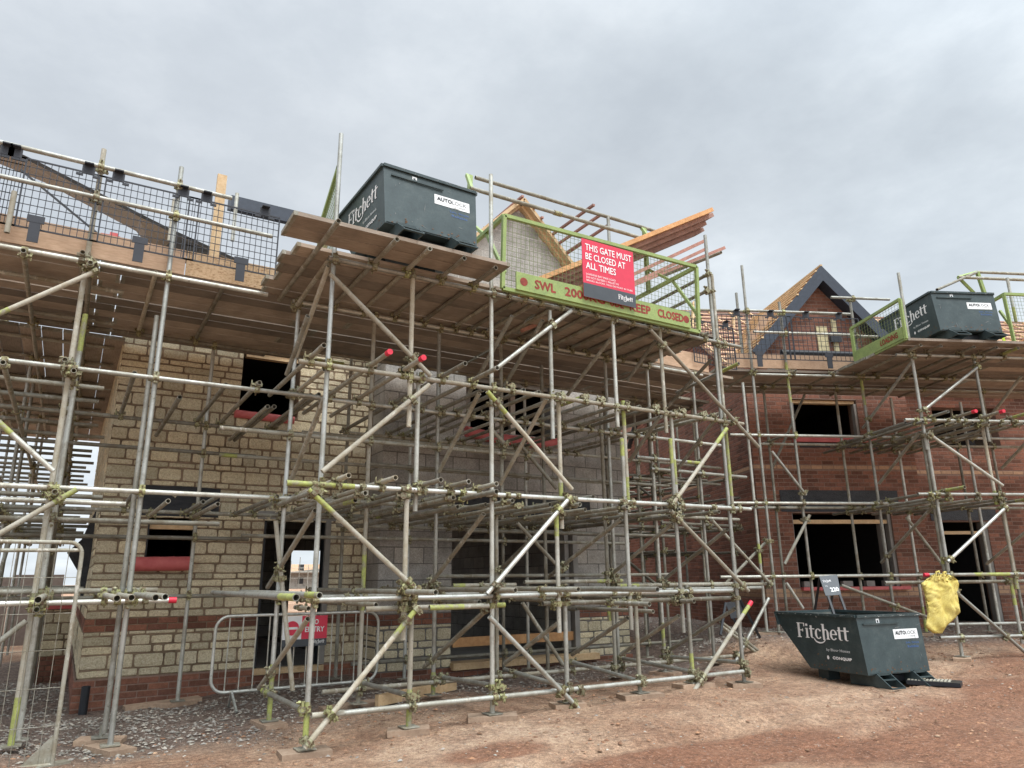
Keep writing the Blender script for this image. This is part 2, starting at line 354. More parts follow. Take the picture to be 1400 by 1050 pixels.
def pebble(mb, p, r, tone, mi=0):
    a = random.random() * 6.28
    ca, sa = math.cos(a), math.sin(a)
    k = [random.uniform(.6, 1.25) for _ in range(6)]
    sx, sy, sz = r * random.uniform(.8, 1.5), r * random.uniform(.6, 1.0), r * random.uniform(.35, .7)
    base = [(1, 0, 0), (.3, .95, .1), (-.9, .35, 0), (-.5, -.85, .05), (.55, -.8, 0), (0.05, 0.05, 1)]
    vs = []
    for (x, y, z), kk in zip(base, k):
        X = x * sx * kk; Y = y * sy * kk
        vs.append(p + V((X * ca - Y * sa, X * sa + Y * ca, z * sz * kk)))
    mb.add(vs, [(0, 1, 5), (1, 2, 5), (2, 3, 5), (3, 4, 5), (4, 0, 5)], mi, tone)
mb = MB(); n = 0
while n < 15000:
    x = random.uniform(-2.5, 14); y = random.uniform(4.2, 13.5)
    r = rub(x, y)
    keep = r * (0.95 if x < 3 else 0.42) + (0.045 if y < 9 else 0)
    keep *= 0.35 + max(0, noise.noise(V((x * 1.7, y * 1.7, 8))) + .45) * 1.1
    if random.random() > keep: continue
    if x < 9 and y > 9.75 and x > 0.2: continue
    if (V((x, y, 0)).dot(YR) > 12.6 and V((x, y, 0)).dot(XR) > 6): continue
    s = random.choice((.008, .010, .012, .014, .018, .024)) * (1.15 if r > .5 else .8)
    pebble(mb, V((x, y, gz(x, y) + random.uniform(-.006, .012))), s, random.random()); n += 1
tag(mb.build('gravel', 'gravel', None, recalc=False, tones=True), 'loose grey gravel and stone chips scattered along the house fronts', 'gravel', None, 'stuff')
# clods of dirt on the open ground
mb = MB()
for _ in range(16000):
    x = random.uniform(-1, 14); y = random.uniform(2.5, 8)
    if noise.noise(V((x * .8, y * .8, 4))) < random.uniform(-.5, .6): continue
    pebble(mb, V((x, y, gz(x, y) + .002)), random.choice((.005, .006, .007, .009, .009, .011, .012, .015, .018, .026)), random.random())
MT['clod'] = mottled('dirt_clod', [(0.3, (.16, .08, .048)), (0.52, (.30, .17, .105)), (0.74, (.44, .31, .22))], 2.3, 0.95, 0, 0.3, tone=0.45)
tag(mb.build('dirt_crumbs', 'clod', None, recalc=False, tones=True), 'crumbs and clods of red earth on the open ground', 'dirt', None, 'stuff')

# ------------------------------------------------------------------ masonry
def cut(u0, u1, z, holes):
    iv = [(u0, u1)]
    for a, b, c, d in holes:
        if c < z < d:
            nv = []
            for p, q in iv:
                if b <= p or a >= q: nv.append((p, q)); continue
                if a > p: nv.append((p, a))
                if b < q: nv.append((b, q))
            iv = nv
    return iv
def unit(mb, O, ux, n, a, b, c, d, kind, mi):
    """one stone / brick / block face between u=a..b and z=c..d standing proud of the mortar"""
    t = random.random()
    P = lambda u, z, k: O + ux * u + Z_ * z + n * k
    if kind == 'stone':
        def lin(L, st):
            k = max(1, int(round((L - .016) / st))); return [0.0] + [(.008 + (L - .016) * i / k) / L for i in range(k + 1)] + [1.0]
        FU = lin(b - a, .05); FZ = lin(d - c, .04); nu = len(FU); nz = len(FZ)
        vs = []; sd = random.random() * 50
        rc = random.uniform(.6, 1.0) * min(.036, (d - c) * .36)
        for j in range(nz):
            for i in range(nu):
                fu, fz = FU[i], FZ[j]
                u = a + (b - a) * fu; z = c + (d - c) * fz
                edge = min(fu, 1 - fu, fz, 1 - fz)
                du = min(u - a, b - u); dz_ = min(z - c, d - z)
                if du < rc and dz_ < rc:
                    L = math.hypot(rc - du, rc - dz_)
                    if L > rc:
                        nu_, nz_ = rc - (rc - du) * rc / L, rc - (rc - dz_) * rc / L
                        u = a + nu_ if u - a < b - u else b - nu_; z = c + nz_ if z - c < d - z else d - nz_
                jit = noise.noise(V((u * 14, z * 14, sd)))
                if edge == 0:
                    k = -.001; u += jit * .005; z += noise.noise(V((u * 11, z * 17, sd + 9))) * .005
                else: k = .010 + jit * .007 + noise.noise(V((u * 40, z * 40, sd))) * .004
                vs.append(P(u, z, k))
        mb.add(vs, [(j * nu + i, j * nu + i + 1, (j + 1) * nu + i + 1, (j + 1) * nu + i) for j in range(nz - 1) for i in range(nu - 1)], mi, t, False)
    else:
        e = .004 if kind != 'block' else .003
        k = {'brick': .004, 'block': .0035, 'buff': .005}[kind] + random.uniform(-.001, .001)
        vs = [P(a, c, -.002), P(b, c, -.002), P(b, d, -.002), P(a, d, -.002), P(a + e, c + e, k), P(b - e, c + e, k), P(b - e, d - e, k), P(a + e, d - e, k)]
        mb.add(vs, [(4, 5, 6, 7), (0, 1, 5, 4), (1, 2, 6, 5), (2, 3, 7, 6), (3, 0, 4, 7)], mi, t)
def masonry(mb, O, ux, n, u0, u1, z0, z1, holes, kind, mi, inside=None):
    z = z0; row = 0
    while z < z1 - .02:
        if kind == 'stone': hh = random.choice((.062, .078, .10, .12, .135, .145, .15)); j = .015
        elif kind == 'block': hh = .213; j = .012
        else: hh = .065; j = .010
        if z + hh > z1: hh = z1 - z
        if hh < .02: break
        for p, q in cut(u0, u1, z + hh / 2, holes):
            u = p; first = True
            while u < q - .02:
                zo, zt_ = (random.uniform(-.004, .004), random.uniform(-.006, .003)) if kind == 'stone' else (0, 0)
                if kind == 'stone': w = random.choice((.11, .16, .19, .22, .25, .28, .31)) + random.uniform(-.02, .02) + (.10 if hh < .11 and random.random() < .5 else 0)
                elif kind == 'block': w = .44
                else: w = .215
                if first and kind != 'stone' and row % 2: w = w / 2 - .005
                first = False
                e = min(u + w, q)
                if q - e < .07: e = q
                if inside is None or inside((u + e) / 2, z + hh / 2): unit(mb, O, ux, n, u, e, z + zo, z + hh + zt_, kind, mi)
                u = e + j + (random.uniform(-.004, .006) if kind == 'stone' else 0)
        z += hh + j; row += 1
def shell(mb, O, ux, n, u0, u1, z0, z1, holes, thick, mi=0):
    """solid wall with real openings: outer face on the plane, body behind it"""
    us = sorted({u0, u1} | {min(max(x, u0), u1) for hh in holes for x in hh[:2]})
    zs = sorted({z0, z1} | {min(max(x, z0), z1) for hh in holes for x in hh[2:]})
    solid = lambda i, j: 0 <= i < len(us) - 1 and 0 <= j < len(zs) - 1 and not any(a < (us[i] + us[i + 1]) / 2 < b and c < (zs[j] + zs[j + 1]) / 2 < d for a, b, c, d in holes)
    P = lambda u, z, k: O + ux * u + Z_ * z - n * k
    for i in range(len(us) - 1):
        for j in range(len(zs) - 1):
            if not solid(i, j): continue
            a, b, c, d = us[i], us[i + 1], zs[j], zs[j + 1]
            mb.add([P(a, c, 0), P(b, c, 0), P(b, d, 0), P(a, d, 0)], [(0, 1, 2, 3)], mi)
            mb.add([P(a, c, thick), P(b, c, thick), P(b, d, thick), P(a, d, thick)], [(3, 2, 1, 0)], mi)
            for (di, dj, e, f) in ((-1, 0, (a, c), (a, d)), (1, 0, (b, d), (b, c)), (0, -1, (b, c), (a, c)), (0, 1, (a, d), (b, d))):
                if not solid(i + di, j + dj):
                    mb.add([P(*e, 0), P(*f, 0), P(*f, thick), P(*e, thick)], [(0, 1, 2, 3)], mi)
X_ = V((1, 0, 0)); Y_ = V((0, 1, 0))
YS, YB = 10.2, 9.74
house = thing('stone_house', 'half built house of buff stone and bare grey blockwork behind the near scaffold', 'house', None, (4, 13, -1.3))
SH = [(1.76, 2.56, 2.26, 3.14), (.81, 1.36, .27, .81), (2.22, 3.10, -1.14, .82)]
mb = MB()
shell(mb, V((0, YS, 0)), X_, -Y_, .27, 3.70, -1.6, 3.32, SH, .30, 1)
masonry(mb, V((0, YS, 0)), X_, -Y_, .27, 3.68, -.40, 3.30, SH, 'stone', 0)
masonry(mb, V((0, YS, 0)), X_, -Y_, .27, 3.68, -1.06, -.56, SH, 'stone', 0)
# left flank of the house
shell(mb, V((.27, YS + .30, 0)), Y_, -X_, 0, 6.5, -1.6, 3.32, [], .28, 1)
masonry(mb, V((.27, YS, 0)), Y_, -X_, .0, 6.6, -.40, 3.30, [], 'stone', 0)
masonry(mb, V((.27, YS, 0)), Y_, -X_, .0, 6.6, -1.06, -.56, [], 'stone', 0)
# stone at the foot of the block wing and on its return
BH = [(5.03, 6.64, 2.24, 3.16), (4.81, 7.05, -1.14, .90)]
masonry(mb, V((0, YB, 0)), X_, -Y_, 3.69, 8.08, -1.18, -.60, BH, 'stone', 0)
masonry(mb, V((3.69, YB, 0)), Y_, -X_, .01, YS - YB - .01, -1.18, -.60, [], 'stone', 0)
mb.build('stone_wall', ['stone', 'mortar'], house, recalc=False, tones=True)
mb = MB()
for O, ux, n, u0, u1, hol, zz in ((V((0, YS - .004, 0)), X_, -Y_, .262, 3.69, SH, -.548), (V((.266, YS, 0)), Y_, -X_, 0, 6.6, [], -.548), (V((0, YB - .004, 0)), X_, -Y_, 3.685, 8.09, BH, -.593), (V((3.686, YB, 0)), Y_, -X_, 0, YS - YB, [], -.593)):
    masonry(mb, O, ux, n, u0, u1, zz, zz + .142, hol, 'brick', 0)
masonry(mb, V((0, YS - .03, 0)), X_, -Y_, .23, 3.69, -1.60, -1.07, SH, 'brick', 0)
masonry(mb, V((.235, YS - .03, 0)), Y_, -X_, 0, 6.6, -1.60, -1.07, [], 'brick', 0)
masonry(mb, V((0, YB - .03, 0)), X_, -Y_, 3.66, 8.1, -1.62, -1.19, BH, 'brick', 0)
masonry(mb, V((3.66, YB - .03, 0)), Y_, -X_, .0, YS - YB, -1.62, -1.19, [], 'brick', 0)
shell(mb, V((0, YS - .03, 0)), X_, -Y_, .235, 3.66, -1.62, -1.07, SH, .028, 1)
shell(mb, V((0, YB - .03, 0)), X_, -Y_, 3.665, 8.09, -1.64, -1.19, BH, .028, 1)
shell(mb, V((3.662, YB - .028, 0)), Y_, -X_, 0, .46, -1.64, -1.19, [], .02, 1)
shell(mb, V((.237, YS - .028, 0)), Y_, -X_, 0, 6.6, -1.64, -1.07, [], .02, 1)
mb.build('brick_plinth', ['brick', 'mortarR'], house, recalc=False, tones=True)
# block wing with its gable
GA = (6.05, 6.28); GE = 3.55
ing = lambda u, z: z < GE or abs(u - GA[0]) < (GA[1] - z) * 1.0 + .0
mb = MB()
shell(mb, V((0, YB, 0)), X_, -Y_, 3.69, 8.08, -1.6, GE, BH, .30, 1)
mb.prism([V((GA[0] - (GA[1] - GE), YB, GE)), V((GA[0] + (GA[1] - GE), YB, GE)), V((GA[0], YB, GA[1]))], Y_, .28, 2)
masonry(mb, V((0, YB, 0)), X_, -Y_, 3.69, 8.08, -.44, GE, BH, 'block', 0)
masonry(mb, V((0, YB, 0)), X_, -Y_, 3.3, 8.9, GE, GA[1], [], 'block', 0, ing)
shell(mb, V((3.69, YB + .3, 0)), Y_, -X_, 0, .4, -1.6, GE, [], .28, 1)
masonry(mb, V((3.69, YB, 0)), Y_, -X_, 0, .46, -.44, GE, [], 'block', 0)
# right flank of the block wing
shell(mb, V((8.08, YB + .3, 0)), Y_, X_, 0, 7, -1.6, GE, [], .28, 1)
masonry(mb, V((8.08, YB, 0)), Y_, X_, .0, 7.2, -1.2, GE, [], 'block', 0)
mb.build('block_wall', ['block', 'mortarG', 'mortarL'], house, recalc=False, tones=True)
# interior: floors, partitions, back wall
mb = MB()
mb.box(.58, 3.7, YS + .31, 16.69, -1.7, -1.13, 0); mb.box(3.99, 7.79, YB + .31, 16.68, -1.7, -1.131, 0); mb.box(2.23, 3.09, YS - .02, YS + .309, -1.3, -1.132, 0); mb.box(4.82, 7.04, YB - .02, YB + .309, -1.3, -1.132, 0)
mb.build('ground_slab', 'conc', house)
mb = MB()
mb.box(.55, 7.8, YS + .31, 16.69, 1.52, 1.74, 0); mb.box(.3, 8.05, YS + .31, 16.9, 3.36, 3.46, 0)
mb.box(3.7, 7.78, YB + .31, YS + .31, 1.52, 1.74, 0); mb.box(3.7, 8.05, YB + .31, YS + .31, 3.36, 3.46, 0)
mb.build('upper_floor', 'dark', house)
mb = MB()
RWIN_AND_LIGHT_HOLE = [(2.55, 3.55, -.55, 1.05), (5.2, 7.15, -1.1, 1.45)]  # second opening is unseen, added to let daylight into the room
a = onY(399, 752, 16.7); b = onY(443, 842, 16.7)
RWIN_AND_LIGHT_HOLE[0] = (a.x, b.x, b.z - .5, a.z)
shell(mb, V((0, 16.7, 0)), X_, -Y_, .3, 8.05, -1.6, 3.4, RWIN_AND_LIGHT_HOLE, .28, 1)
masonry(mb, V((0, 16.7, 0)), X_, -Y_, .5, 7.9, -1.12, 1.5, RWIN_AND_LIGHT_HOLE, 'block', 0)
shell(mb, V((7.25, 10.05, 0)), Y_, -X_, 0, 6.64, -1.12, 1.51, [], .12, 1)
masonry(mb, V((7.25, 10.05, 0)), Y_, -X_, 0, 6.6, -1.12, 1.5, [], 'block', 0)
shell(mb, V((4.25, 10.06, 0)), Y_, X_, .45, 3.6, -1.12, 1.51, [], .12, 1)
masonry(mb, V((4.25, 10.06, 0)), Y_, X_, .46, 3.6, -1.12, 1.5, [], 'block', 0)
shell(mb, V((2.0, 10.51, 0)), Y_, X_, 0, 6.18, -1.12, 1.51, [], .12, 1)
masonry(mb, V((2.0, 10.51, 0)), Y_, X_, 0, 6.1, -1.12, 1.5, [], 'block', 0)
mb.build('inner_block_wall', ['block', 'mortarG'], house, recalc=False, tones=True)
# opening details
def strip(name, mat, boxes, parent, label=None):
    m = MB()
    for b in boxes: m.box(*b)
    o = m.build(name, mat, parent)
    if label: o['label'] = label
    return o
def wavy_sheet(mb, O, ux, n, u0, u1, z0, z1, seed=0, mi=0, th=.006):
    nu, nz = 18, 7; vs = []
    for j in range(nz):
        for i in range(nu):
            u = u0 + (u1 - u0) * i / (nu - 1); z = z0 + (z1 - z0) * j / (nz - 1)
            k = .018 + .012 * noise.noise(V((u * 5, z * 6, seed))) + .006 * noise.noise(V((u * 15, z * 9, seed)))
            z += .012 * noise.noise(V((u * 4, j * .4, seed + 5)))
            vs.append(O + ux * u + Z_ * z + n * k)
    q = len(vs); vs += [p - n * th for p in vs]
    fs = []
    for j in range(nz - 1):
        for i in range(nu - 1):
            a = j * nu + i
            fs += [(a, a + 1, a + nu + 1, a + nu), (q + a + nu, q + a + nu + 1, q + a + 1, q + a)]
    for i in range(nu - 1): fs += [(i, q + i, q + i + 1, i + 1), ((nz - 1) * nu + i, (nz - 1) * nu + i + 1, q + (nz - 1) * nu + i + 1, q + (nz - 1) * nu + i)]
    for j in range(nz - 1): fs += [(j * nu, (j + 1) * nu, q + (j + 1) * nu, q + j * nu), (j * nu + nu - 1, q + j * nu + nu - 1, q + (j + 1) * nu + nu - 1, (j + 1) * nu + nu - 1)]
    mb.add(vs, fs, mi, .5, True)
mb = MB(); wavy_sheet(mb, V((0, YS, 0)), X_, -Y_, .70, 1.62, .82, 1.20, 3); mb.build('damp_sheet', 'sheet', house)
mb = MB(); wavy_sheet(mb, V((0, YB, 0)), X_, -Y_, 4.6, 7.35, .93, 1.25, 8); mb.build('damp_sheet', 'sheet', house)
strip('lintel', 'conc', [(2.12, 3.2, YS - .012, YS + .28, .823, .93)], house)
strip('window_spreader', 'pineP', [(.815, 1.355, YS + .06, YS + .16, .66, .74)], house)
for x0 in (.80, 1.34): strip('window_jamb', 'black', [(x0, x0 + .03, YS + .02, YS + .1, .28, .80)], house)
for x0, x1 in ((2.20, 2.26), (3.06, 3.12)): strip('door_jamb', 'black', [(x0, x1, YS + .05, YS + .2, -1.13, .82)], house)
strip('door_threshold', 'pineP', [(2.2, 3.12, YS - .06, YS + .1, -1.15, -1.08)], house)
strip('door_reveal', 'conc', [(3.06, 3.13, YS - .03, YS + .03, -1.07, .82)], house)
strip('opening_frame', 'conc', [(6.97, 7.06, YB - .03, YB + .12, -1.1, .9)], house); strip('opening_frame', 'conc', [(6.86, 6.94, YB + .05, YB + .2, -1.1, .9)], house)
strip('opening_sill_plank', 'pineP', [(4.80, 7.36, YB - .12, YB + .2, -1.22, -1.13)], house)
strip('guard_plank', 'pine', [(4.86, 7.06, YB + .03, YB + .07, -.93, -.80)], house)
for x in (5.2, 5.75, 6.05): strip('window_prop', 'boardX', [(x, x + .09, YB + .35, YB + .43, 1.75, 3.36)], house)
strip('window_head_timber', 'boardX', [(5.03, 6.64, YB + .1, YB + .16, 3.07, 3.16)], house)
w = MB(); w.box(1.80, 2.52, YS + .02, YS + .12, 3.07, 3.13); w.build('window_head_timber', 'pineP', house)
# gable rafters and battens
for sgn in (-1, 1):
    for yy, dz, hh in ((YB - .10, .10, .17), (YB - .02, .03, .12)):
        w = MB(); p = V((GA[0], yy, GA[1] + dz + .05)); q = V((GA[0] + sgn * (2.9 if sgn < 0 else 1.75), yy, GA[1] + dz + .05 - (2.9 if sgn < 0 else 1.75)))
        w.bar(p, q, .06, hh, Y_); w.build('gable_rafter', 'pineP', house)
for i, (px, py, qx, qy) in enumerate(((715, 268, 690, 285), (719, 277, 705, 287), (732, 283, 722, 292), (742, 297, 730, 306), (749, 310, 742, 315), (812, 280, 748, 326), (822, 293, 752, 342), (833, 307, 762, 353), (800, 330, 770, 366))):
    k = (V((0, 0, 0)), 0)
    # each batten lies on the right or left roof slope and runs along Y
    d = ray(px, py); dr = 1 if i > 0 else -1
    # plane of slope: z = GA1+.17 - dr*(x-GA0)
    tt = (GA[1] + .20 + dr * GA[0]) / (d.z + dr * d.x)
    p = d * tt
    w = MB(); w.bar(p, V((p.x, 11.5, p.z)), .045, .035, Z_)
    w.build('roof_batten', 'pink', house)
# small lean-to roof slope at the left, felt on top and boards below
e0 = [onY(x, y, 9.2) for x, y in ((-25, 190), (60, 230), (190, 296), (230, 316), (310, 352), (400, 392))]
e1 = [onY(x, y, 10.25) for x, y in ((-25, 214), (60, 249), (186, 316), (206, 341), (330, 365), (402, 395))]
w = MB(); vs = e0 + e1 + [p + V((0, -.03, .032)) for p in e0] + [p + V((0, 0, .032)) for p in e1]
K = 6
for i in range(K - 1):
    w.add([vs[i], vs[i + 1], vs[i + K + 1], vs[i + K]], [(0, 1, 2, 3)], 1)
    w.add([vs[2 * K + i], vs[2 * K + 1 + i], vs[3 * K + 1 + i], vs[3 * K + i]], [(3, 2, 1, 0)], 0)
    w.add([vs[i], vs[i + 1], vs[2 * K + 1 + i], vs[2 * K + i]], [(0, 1, 2, 3)], 0)
    w.add([vs[K + i], vs[K + 1 + i], vs[3 * K + 1 + i], vs[3 * K + i]], [(0, 1, 2, 3)], 0)
w.add([vs[0], vs[K], vs[3 * K], vs[2 * K]], [(0, 1, 2, 3)], 1); w.add([vs[K - 1], vs[2 * K - 1], vs[4 * K - 1], vs[3 * K - 1]], [(0, 1, 2, 3)], 1)
w.build('roof_slope', ['felt', 'boardX'], house)
w = MB(); w.bar(e1[3] - Z_ * .03, e1[5] - Z_ * .03, .06, .045); w.build('eave_batten', 'black', house)
w = MB(); w.bar(onY(28, 232, 9.1), onY(132, 318, 9.1), .02, .02); w.build('sagging_strap', 'black', house)
w = MB()
for k in range(3):
    w.box(1.28, 4.2, 9.42 + k * .10, 9.52 + k * .10 - .012, 4.86 + k * .05, 5.06 + k * .03)
w.build('fascia_board', 'navy', house)
for x in (2.6, 3.4, 4.0): strip('fascia_prop', 'pineP', [(x, x + .07, 9.6, 9.7, 3.3, 4.86)], house)
adopt(house)

# loose things at the openings
def roll(name, label, p, q, r, dent=0.0):
    m = MB(); d = (q - p).normalized(); a = d.cross(Z_).normalized(); b = d.cross(a)
    seg, n = 18, 14; vs = []
    for i in range(n + 1):
        c = p + (q - p) * (i / n)
        for k in range(seg):
            t = 2 * math.pi * k / seg
            rr = r * (1 + .05 * noise.noise(V((i * .5, math.cos(t), math.sin(t)))))
            vs.append(c + (a * math.cos(t) + b * math.sin(t)) * rr - Z_ * dent * math.sin(math.pi * i / n))
    m.add(vs, [(i * seg + k, i * seg + (k + 1) % seg, (i + 1) * seg + (k + 1) % seg, (i + 1) * seg + k) for i in range(n) for k in range(seg)], 0, .5, True)
    for base in (0, n * seg):
        ring = vs[base:base + seg]; c = sum(ring, V()) / seg
        inner = [c + (x - c) * .45 for x in ring]
        m.add(ring + inner, [(k, (k + 1) % seg, seg + (k + 1) % seg, seg + k) for k in range(seg)] + [tuple(range(seg, 2 * seg))], 0)
    return tag(m.build(name, 'red'), label, 'foam roll', 'red foam rolls lying on window sills')
roll('foam_roll', 'thick red foam roll on the small ground floor sill of the stone wall', V((.70, YS - .06, .225)), V((1.36, YS - .06, .235)), .088)
roll('foam_roll', 'red foam roll on the upstairs window sill of the stone wall', V((1.70, YS - .05, 2.22)), V((2.5, YS - .05, 2.205)), .055)
roll('foam_roll', 'red foam roll with a sag on the upstairs sill of the block wall', V((5.0, YB - .07, 2.20)), V((6.68, YB - .07, 2.16)), .085, .05)
w = MB(); w.tube(V((.36, 10.02, -1.45)), V((.36, 10.02, -1.12)), .045, 12, 0, .01); tag(w.build('drain_pipe_stub', 'black'), 'short black plastic pipe stub standing by the brick plinth corner', 'pipe')

# ------------------------------------------------------------------ red brick house on the right
bh = thing('brick_house', 'half built red brick house with a dark bargeboard gable, beyond the stone house', 'house', None, RW(9, 14, -.9))
O1 = V(YR * 12.6); O2 = V(YR * 13.13)
RH = [(6.92, 8.24, 2.52, 3.27), (6.68, 8.62, -.20, 1.12)]
RH2 = [(9.95, 10.98, -.95, 1.0), (10.2, 11.6, 2.45, 3.3), (11.9, 13.2, -.2, 1.0)]
BANDS = ((1.93, 2.005), (-.355, -.205))
def brickwork(mb, O, ux, n, u0, u1, z0, z1, holes, inside=None):
    zs = [z0]
    for a, b in sorted(BANDS):
        masonry(mb, O, ux, n, u0, u1, zs[-1], a - .01, holes, 'brick', 0, inside)
        masonry(mb, O, ux, n, u0, u1, a, b, holes, 'buff' if a > 0 else 'brick', 1, inside); zs.append(b + .01)
    masonry(mb, O, ux, n, u0, u1, zs[-1], z1, holes, 'brick', 0, inside)
mb = MB()
AP = (7.72, 5.72); EV = 3.95
shell(mb, O1, XR, -YR, 6.04, 9.28, -1.4, EV, RH, .30, 2)
brickwork(mb, O1, XR, -YR, 6.04, 9.28, -1.2, EV, RH)
ing2 = lambda u, z: abs(u - AP[0]) < (AP[1] - z) / 1.12 - .02
mb.prism([RW(AP[0] - (AP[1] - EV) / 1.12, 12.6, EV), RW(AP[0] + (AP[1] - EV) / 1.12, 12.6, EV), RW(AP[0], 12.6, AP[1])], YR, .28, 2)
masonry(mb, O1, XR, -YR, 6.0, 9.5, EV, AP[1], [], 'brick', 0, ing2)
shell(mb, O1 + XR * 6.04 + YR * .3, YR, -XR, 0, 15, -1.4, EV - .3, [], .28, 2)
brickwork(mb, O1 + XR * 6.04, YR, -XR, 0, 15, -1.2, EV - .3, [])
mb.prism([RW(6.05, 12.78, EV - .3), RW(6.05, 20.5, EV - .3), RW(6.05, 16.5, 6.36)], XR, .25, 0)
masonry(mb, O1 + XR * 6.04, YR, -XR, .2, 8.0, EV - .3, 6.3, [], 'brick', 0, lambda u, z: z < 3.66 + 2.6 * (1 - abs(u - 3.9) / 3.9))
shell(mb, O1 + XR * 9.28 + YR * .3, YR, XR, 0, .3, -1.4, EV - .3, [], .28, 2)
brickwork(mb, O1 + XR * 9.28, YR, XR, 0, .53, -1.2, EV - .3, [])
shell(mb, O2, XR, -YR, 9.28, 17, -1.4, EV - .3, RH2, .30, 2)
brickwork(mb, O2, XR, -YR, 9.285, 17, -1.2, EV - .3, RH2)
mb.build('brick_wall', ['brick', 'brickB', 'mortarR'], bh, recalc=False, tones=True)
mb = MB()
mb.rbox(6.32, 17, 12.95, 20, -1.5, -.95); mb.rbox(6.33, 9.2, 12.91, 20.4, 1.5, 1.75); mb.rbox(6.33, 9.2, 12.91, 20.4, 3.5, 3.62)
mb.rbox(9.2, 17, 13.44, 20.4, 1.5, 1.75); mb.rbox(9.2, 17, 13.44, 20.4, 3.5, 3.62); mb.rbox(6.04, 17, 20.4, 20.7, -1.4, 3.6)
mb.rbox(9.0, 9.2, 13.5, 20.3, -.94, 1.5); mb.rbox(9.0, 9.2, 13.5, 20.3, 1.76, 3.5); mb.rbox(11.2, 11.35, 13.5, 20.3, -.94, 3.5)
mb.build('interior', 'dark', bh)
def rstrip(name, mat, boxes, label=None):
    m = MB()
    for b in boxes: m.rbox(*b)
    o = m.build(name, mat, bh)
    if label: o['label'] = label
    return o
mb = MB(); wavy_sheet(mb, O1, XR, -YR, 6.48, 8.80, 1.14, 1.53, 4); mb.build('damp_sheet', 'sheet', bh)
mb = MB(); wavy_sheet(mb, O1, XR, -YR, 6.98, 8.75, 2.33, 2.44, 14); mb.build('damp_sheet', 'sheet', bh)
mb = MB(); wavy_sheet(mb, O2, XR, -YR, 9.8, 11.2, 1.02, 1.25, 6); mb.build('damp_sheet', 'sheet', bh)
rstrip('window_spreader', 'pineP', [(6.69, 8.60, 12.66, 12.78, .93, 1.0)])
rstrip('door_spreader', 'pineP', [(9.96, 10.97, 13.18, 13.28, .76, .82)])
rstrip('window_head_timber', 'pineP', [(6.93, 8.22, 12.64, 12.76, 3.20, 3.26)])
for b in ((8.56, 8.62, 12.63, 12.75, -.19, 1.11), (8.44, 8.50, 12.7, 12.82, -.19, 1.11), (6.68, 6.70, 12.62, 12.72, -.19, 1.11), (8.19, 8.24, 12.62, 12.72, 2.53, 3.2), (6.92, 6.96, 12.62, 12.72, 2.53, 3.2)): rstrip('window_jamb', 'conc', [b])
for b in ((10.90, 10.98, 13.14, 13.30, -.9, 1.0), (9.95, 9.99, 13.14, 13.3, -.9, 1.0)): rstrip('door_jamb', 'conc', [b])
for a, b, z in ((6.70, 8.74, -.2), ): rstrip('sill_foam', 'red', [(a, b, 12.50, 12.7, z - .045, z + .01)])
rstrip('sill_foam', 'red', [(6.85, 8.5, 12.52, 12.7, 2.43, 2.52)]); rstrip('sill_foam', 'red', [(11.8, 13.3, 13.05, 13.2, -.27, -.2)])
for c in (6.8, 7.55, 8.0, 8.35): rstrip('loose_block', 'conc', [(c, c + random.uniform(.1, .22), 12.66, 12.76, -.185, -.09)])
# bargeboards and soffits
sl = 1.12
for sgn in (-1, 1):
    w = MB(); top = RW(AP[0], 12.32, AP[1] + .22); L = 1.62 if sgn < 0 else 1.60
    bot = RW(AP[0] + sgn * L, 12.32, AP[1] + .22 - L * sl)
    dn = (bot - top).normalized(); nrm = dn.cross(YR).normalized()
    if nrm.z > 0: nrm = -nrm
    w.prism([top, bot, bot + nrm * .21, top + V((0, 0, -.21 / abs(nrm.z)))], YR, .025)
    w.build('bargeboard', 'navy', bh)
    w = MB(); o = nrm * .16
    w.prism([top + o * .95 + YR * .027 + Z_ * -.06, bot + o + YR * .027, bot + o + nrm * .02 + YR * .027, top + o * .95 + nrm * .02 + YR * .027 + Z_ * -.06], YR, .28)
    w.build('soffit', 'navy', bh)
# roof: gable slopes, main slope, battens
def slope(name, pts, th, mat):
    n = (pts[1] - pts[0]).cross(pts[2] - pts[0]).normalized()
    if n.z < 0: n = -n
    w = MB(); w.prism(pts, n, -th); return w.build(name, mat, bh), n
gl = [RW(AP[0], 12.36, AP[1] + .2), RW(AP[0] - 1.66, 12.36, AP[1] + .2 - 1.66 * sl), RW(AP[0] - 1.66, 17, AP[1] + .2 - 1.66 * sl), RW(AP[0], 17, AP[1] + .2)]
gr_ = [RW(AP[0], 12.36, AP[1] + .2), RW(AP[0], 17, AP[1] + .2), RW(AP[0] + 1.66, 17, AP[1] + .2 - 1.66 * sl), RW(AP[0] + 1.66, 12.36, AP[1] + .2 - 1.66 * sl)]
slope('roof', gl, .05, 'membrane'); slope('roof', gr_, .05, 'felt')
RD = 16.5; RZ = 6.5; ED = 12.75; EZ = 3.75
slope('roof', [RW(5.95, ED, EZ), RW(17, ED, EZ), RW(17, RD, RZ), RW(5.95, RD, RZ)], .06, 'membrane')
slope('roof', [RW(5.95, 20.6, EZ), RW(17, 20.6, EZ), RW(17, RD, RZ), RW(5.95, RD, RZ)], .06, 'felt')
w = MB()
for k in range(15):
    f = k / 14; z = AP[1] + .225 - f * 1.62 * sl; c = AP[0] - f * 1.62
    w.bar(RW(c, 12.30 + random.uniform(0, .06), z), RW(c, 12.34 + (15.5 - 12.3) * (1 - .0 * f), z), .045, .03, Z_)
o = w.build('roof_batten', 'pineP', bh); o['kind'] = 'stuff'
w = MB()
